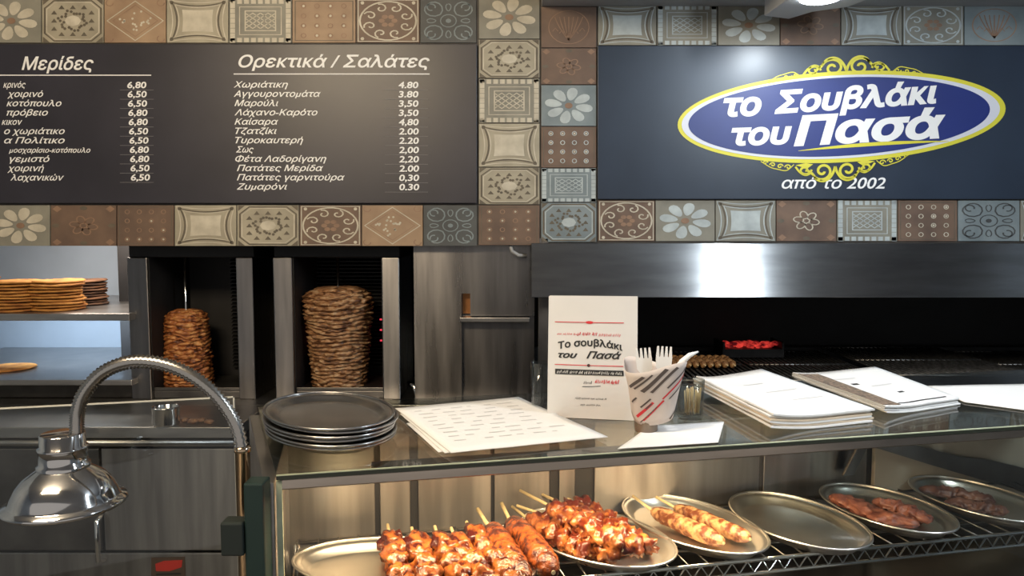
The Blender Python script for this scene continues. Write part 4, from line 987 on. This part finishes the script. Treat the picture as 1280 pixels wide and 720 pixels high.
def fork(label, px, py, Y, lean, rotz):
    top = at(px, py, Y); t = thing('plastic_fork', label, 'fork', (top.x-lean*0.12, Y, zk+0.01), 'plastic forks in the cutlery cup')
    w = 0.0155; h = 0.055; g = G(); d = Vector((lean, 0.05, 1)).normalized(); s = Vector((1, 0, -lean)).normalized(); nrm = d.cross(s)
    def slab(pts): g.prism([top+s*x+d*y-nrm*0.0009 for x, y in pts], nrm*0.0018)
    for k in range(4):
        x = -w+2*w*(k+0.0)/4*1.05; slab([(x, -0.020), (x+0.0062, -0.020), (x+0.0046, 0), (x+0.0012, 0)])
    slab([(-w, -0.020), (w, -0.020), (w*0.95, -0.040), (w*0.35, -0.052), (-w*0.35, -0.052), (-w*0.95, -0.040)])
    obj('head', g, WPLAST, t)
    g = G(); g.prism([top+s*x+d*y-nrm*0.0012 for x, y in [(-0.004, -0.0525), (0.004, -0.0525), (0.0035, -0.12), (-0.0035, -0.12)]], nrm*0.0024); obj('handle', g, WPLAST, t)
fork('white plastic fork, left one in the cup, next to the bag', 804, 435, cy_+0.008, -0.07, 0); fork('white plastic fork, right one in the cup', 831, 433, cy_-0.004, 0.06, 0)
g = G(); kp = [at(842, 470, cy_), at(846, 462, cy_), at(853, 452, cy_), at(862, 444, cy_), at(873, 439.5, cy_)]
g.tube([at(838, 505, cy_)]+kp, [0.004, 0.006, 0.007, 0.0065, 0.005, 0.0015], 8); kn = tag(obj('plastic_knife', g, WPLAST), 'curved white plastic handle leaning out of the cutlery cup to the right', 'knife')
# toothpick glass
gc = atz(863, 527, zk); gy = gc.y+0.028; gx = at(863, 500, gy).x
tg = thing('toothpick_glass', 'small clear glass full of toothpicks between cup and folded bags', 'glass', (gx, gy, zk))
hg = Z(474, gy)-zk
g = G(); g.lathe([(0, 0), (0.024, 0), (0.0255, 0.006), (0.028, hg), (0.0262, hg), (0.0238, 0.010), (0, 0.010)], (gx, gy, zk), 28); obj('tumbler', g, GCUP, tg)
g = G(); pg_ = lambda x, y: Vector((gx+0.0275*math.sin((x-863)/18), gy-0.0279*math.cos((x-863)/18), Z(y, gy-0.027)))
scribble(855, 871, 518, 2.4, pg_, 0, 9, 0.7); scribble(850, 875, 522.5, 2.4, pg_, 0, 10, 0.7); obj('print', g, INKB, tg)
for k in range(22):
    a = random.uniform(0, 6.28); r = 0.017*math.sqrt(random.random()); 
    g = G(); g.tube([(gx+r*math.cos(a), gy+r*math.sin(a), zk+0.0115), (gx+r*1.25*math.cos(a), gy+r*1.25*math.sin(a), zk+0.0115+0.050+random.uniform(-.004, .004))], 0.0013, 5)
    tag(obj('toothpick', g, STICK), 'wooden toothpick standing in the small clear glass', 'toothpick', 'toothpicks in the glass')
# tumblers behind the bag
for i, (px, py, Y, hh) in enumerate(((677, 510, 1.64, 0.10),)):
    p = at(px, 480, Y); g = G(); r = 0.024
    g.lathe([(0, 0), (r*0.85, 0), (r*0.9, 0.006), (r, hh), (r-0.002, hh), (r*0.82, 0.010), (0, 0.010)], (p.x, Y, zk), 28)
    tag(obj('glass_tumbler', g, GCUP), ['clear glass tumbler peeking out left of the standing bag', 'clear glass tumbler hidden behind the standing bag'][i], 'glass')

# ================================================================== heat lamp and posts at left
yl = 1.2
lp = thing('heat_lamp', 'chrome heat lamp with dome shade on a ribbed gooseneck, front left', 'lamp', at(303, 700, yl))
cx0 = at(82, 632, yl).x; zr0 = Z(629, yl); R0 = 72.5/F*yl
zn = Z(590, yl-0.02); zt0 = Z(541, yl)
hD = zn-zr0
prof = [(R0*0.97, -0.002), (R0, 0.0), (R0*0.985, 0.004), (R0*0.90, 0.007), (R0*0.87, hD*0.18), (R0*0.83, hD*0.36), (R0*0.76, hD*0.56), (R0*0.64, hD*0.78), (R0*0.50, hD*0.93), (R0*0.42, hD*1.02)]
inn = [(r*0.985, z-0.0012) for r, z in prof][::-1]
g = G(); g.lathe([(0.0, hD*0.95)]+inn+prof, (cx0, yl, zr0), 48); shd = obj('shade', g, CHROME, lp)
z1 = zr0+hD*1.02; hN = zt0-z1
g = G(); g.lathe([(R0*0.42, 0), (R0*0.43, hN*0.10), (R0*0.385, hN*0.14), (R0*0.385, hN*0.52), (R0*0.40, hN*0.54), (R0*0.40, hN*0.60), (R0*0.36, hN*0.62), (R0*0.36, hN*0.97), (R0*0.33, hN), (0, hN)], (cx0+0.0, yl, z1), 36); obj('socket_cap', g, CHROME, lp)
g = G(); g.lathe([(0, 0), (0.018, 0.004), (0.03, 0.02), (0.024, 0.036), (0.012, 0.05), (0.012, 0.058)], (cx0, yl, zr0+0.008), 20); obj('bulb', g, mat('unlit red bulb', (0.35, 0.04, 0.03), 0.2), shd)
arch = [(96, 541), (96, 528), (97, 515), (102, 498), (112, 482), (127, 467), (146, 457), (168, 452), (192, 453), (216, 459), (238, 469), (258, 483), (275, 500), (289, 520), (298, 540), (303, 565)]
ap = [at(x, y, yl) for x, y in smooth(arch, 9)]
rad = [0.0104+(0.0012 if i % 2 else -0.0020) for i in range(len(ap))]
g = G(); g.tube(ap, rad, 14); obj('gooseneck', g, mat('ribbed chrome hose', (0.55, 0.52, 0.48), 0.22, 1.0), lp)
g = G(); pb = at(303, 562, yl); ZLC = 0.62
g.lathe([(0.0115, ZLC+0.012), (0.0115, pb.z-0.004), (0.013, pb.z-0.003), (0.013, pb.z+0.004), (0.009, pb.z+0.006)], (pb.x, yl, 0), 20); obj('post', g, mat('brassy chrome', (0.68, 0.52, 0.36), 0.15, 1.0), lp)
g = G(); g.lathe([(0, ZLC+0.0005), (0.022, ZLC+0.0005), (0.022, ZLC+0.006), (0.014, ZLC+0.014), (0, ZLC+0.014)], (pb.x, yl, 0), 24); obj('base', g, CHROME, lp)
# low counter carrying lamp and glass screen (below the picture)
g = G(); g.prism([(-1.1, 1.0, 0), (-0.412, 1.0, 0), (-0.412, 1.19, 0), (-0.535, 1.5, 0), (-1.1, 1.5, 0)], (0, 0, ZLC)); tag(obj('low_counter', g, STEELD, None, bevel=0.004), 'low steel counter under the heat lamp and glass screen', 'counter')
# glass screen
zs_ = atz(292, 497, HC-0.3136); z9 = HC-0.3136
pA, pB = atz(-40, 514, z9), atz(291, 497.5, z9); dn = Vector((pA.y-pB.y, pB.x-pA.x, 0)).normalized()*0.005
sg_ = thing('glass_screen', 'clear upright glass screen behind the heat lamp, thin bright top edge', 'screen', ((pA.x+pB.x)/2, (pA.y+pB.y)/2, ZLC))
lo = Vector((0, 0, ZLC+0.001-z9))
g = G(); g.prism([pA+lo, pB+lo, pB, pA], dn); obj('pane', g, GPANE, sg_)
EDG = mat('bright glass edge', (0.62, 0.62, 0.56), 0.3)
g = G(); g.prism([pA+Vector((0, 0, 0.0002)), pB+Vector((0, 0, 0.0002)), pB+Vector((0, 0, 0.0024)), pA+Vector((0, 0, 0.0024))], dn); obj('top_edge', g, EDG, sg_)
dx_ = (pB-pA).normalized()*0.0026
g = G(); g.prism([pB+lo+dx_*0.1, pB+lo+dx_, pB+dx_, pB+dx_*0.1], dn); obj('side_edge', g, EDG, sg_)
# dark green post with bracket
gp0, gp1 = at(306, 640, 1.15).x, at(331, 640, 1.15).x
gpst = thing('green_post', 'dark green upright post with a block bracket, left of the display case', 'post', ((gp0+gp1)/2, 1.165, 0))
g = G(); g.box(gp0, gp1, 1.145, 1.182, 0, Z(604, 1.147)); obj('upright', g, GREEN, gpst, bevel=0.003)
g = G(); g.box(at(275, 670, 1.14).x, gp0-0.0005, 1.140, 1.172, Z(696, 1.14), Z(654, 1.14)); obj('bracket', g, mat('black bracket', (0.02, 0.028, 0.026), 0.45), gpst, bevel=0.003)
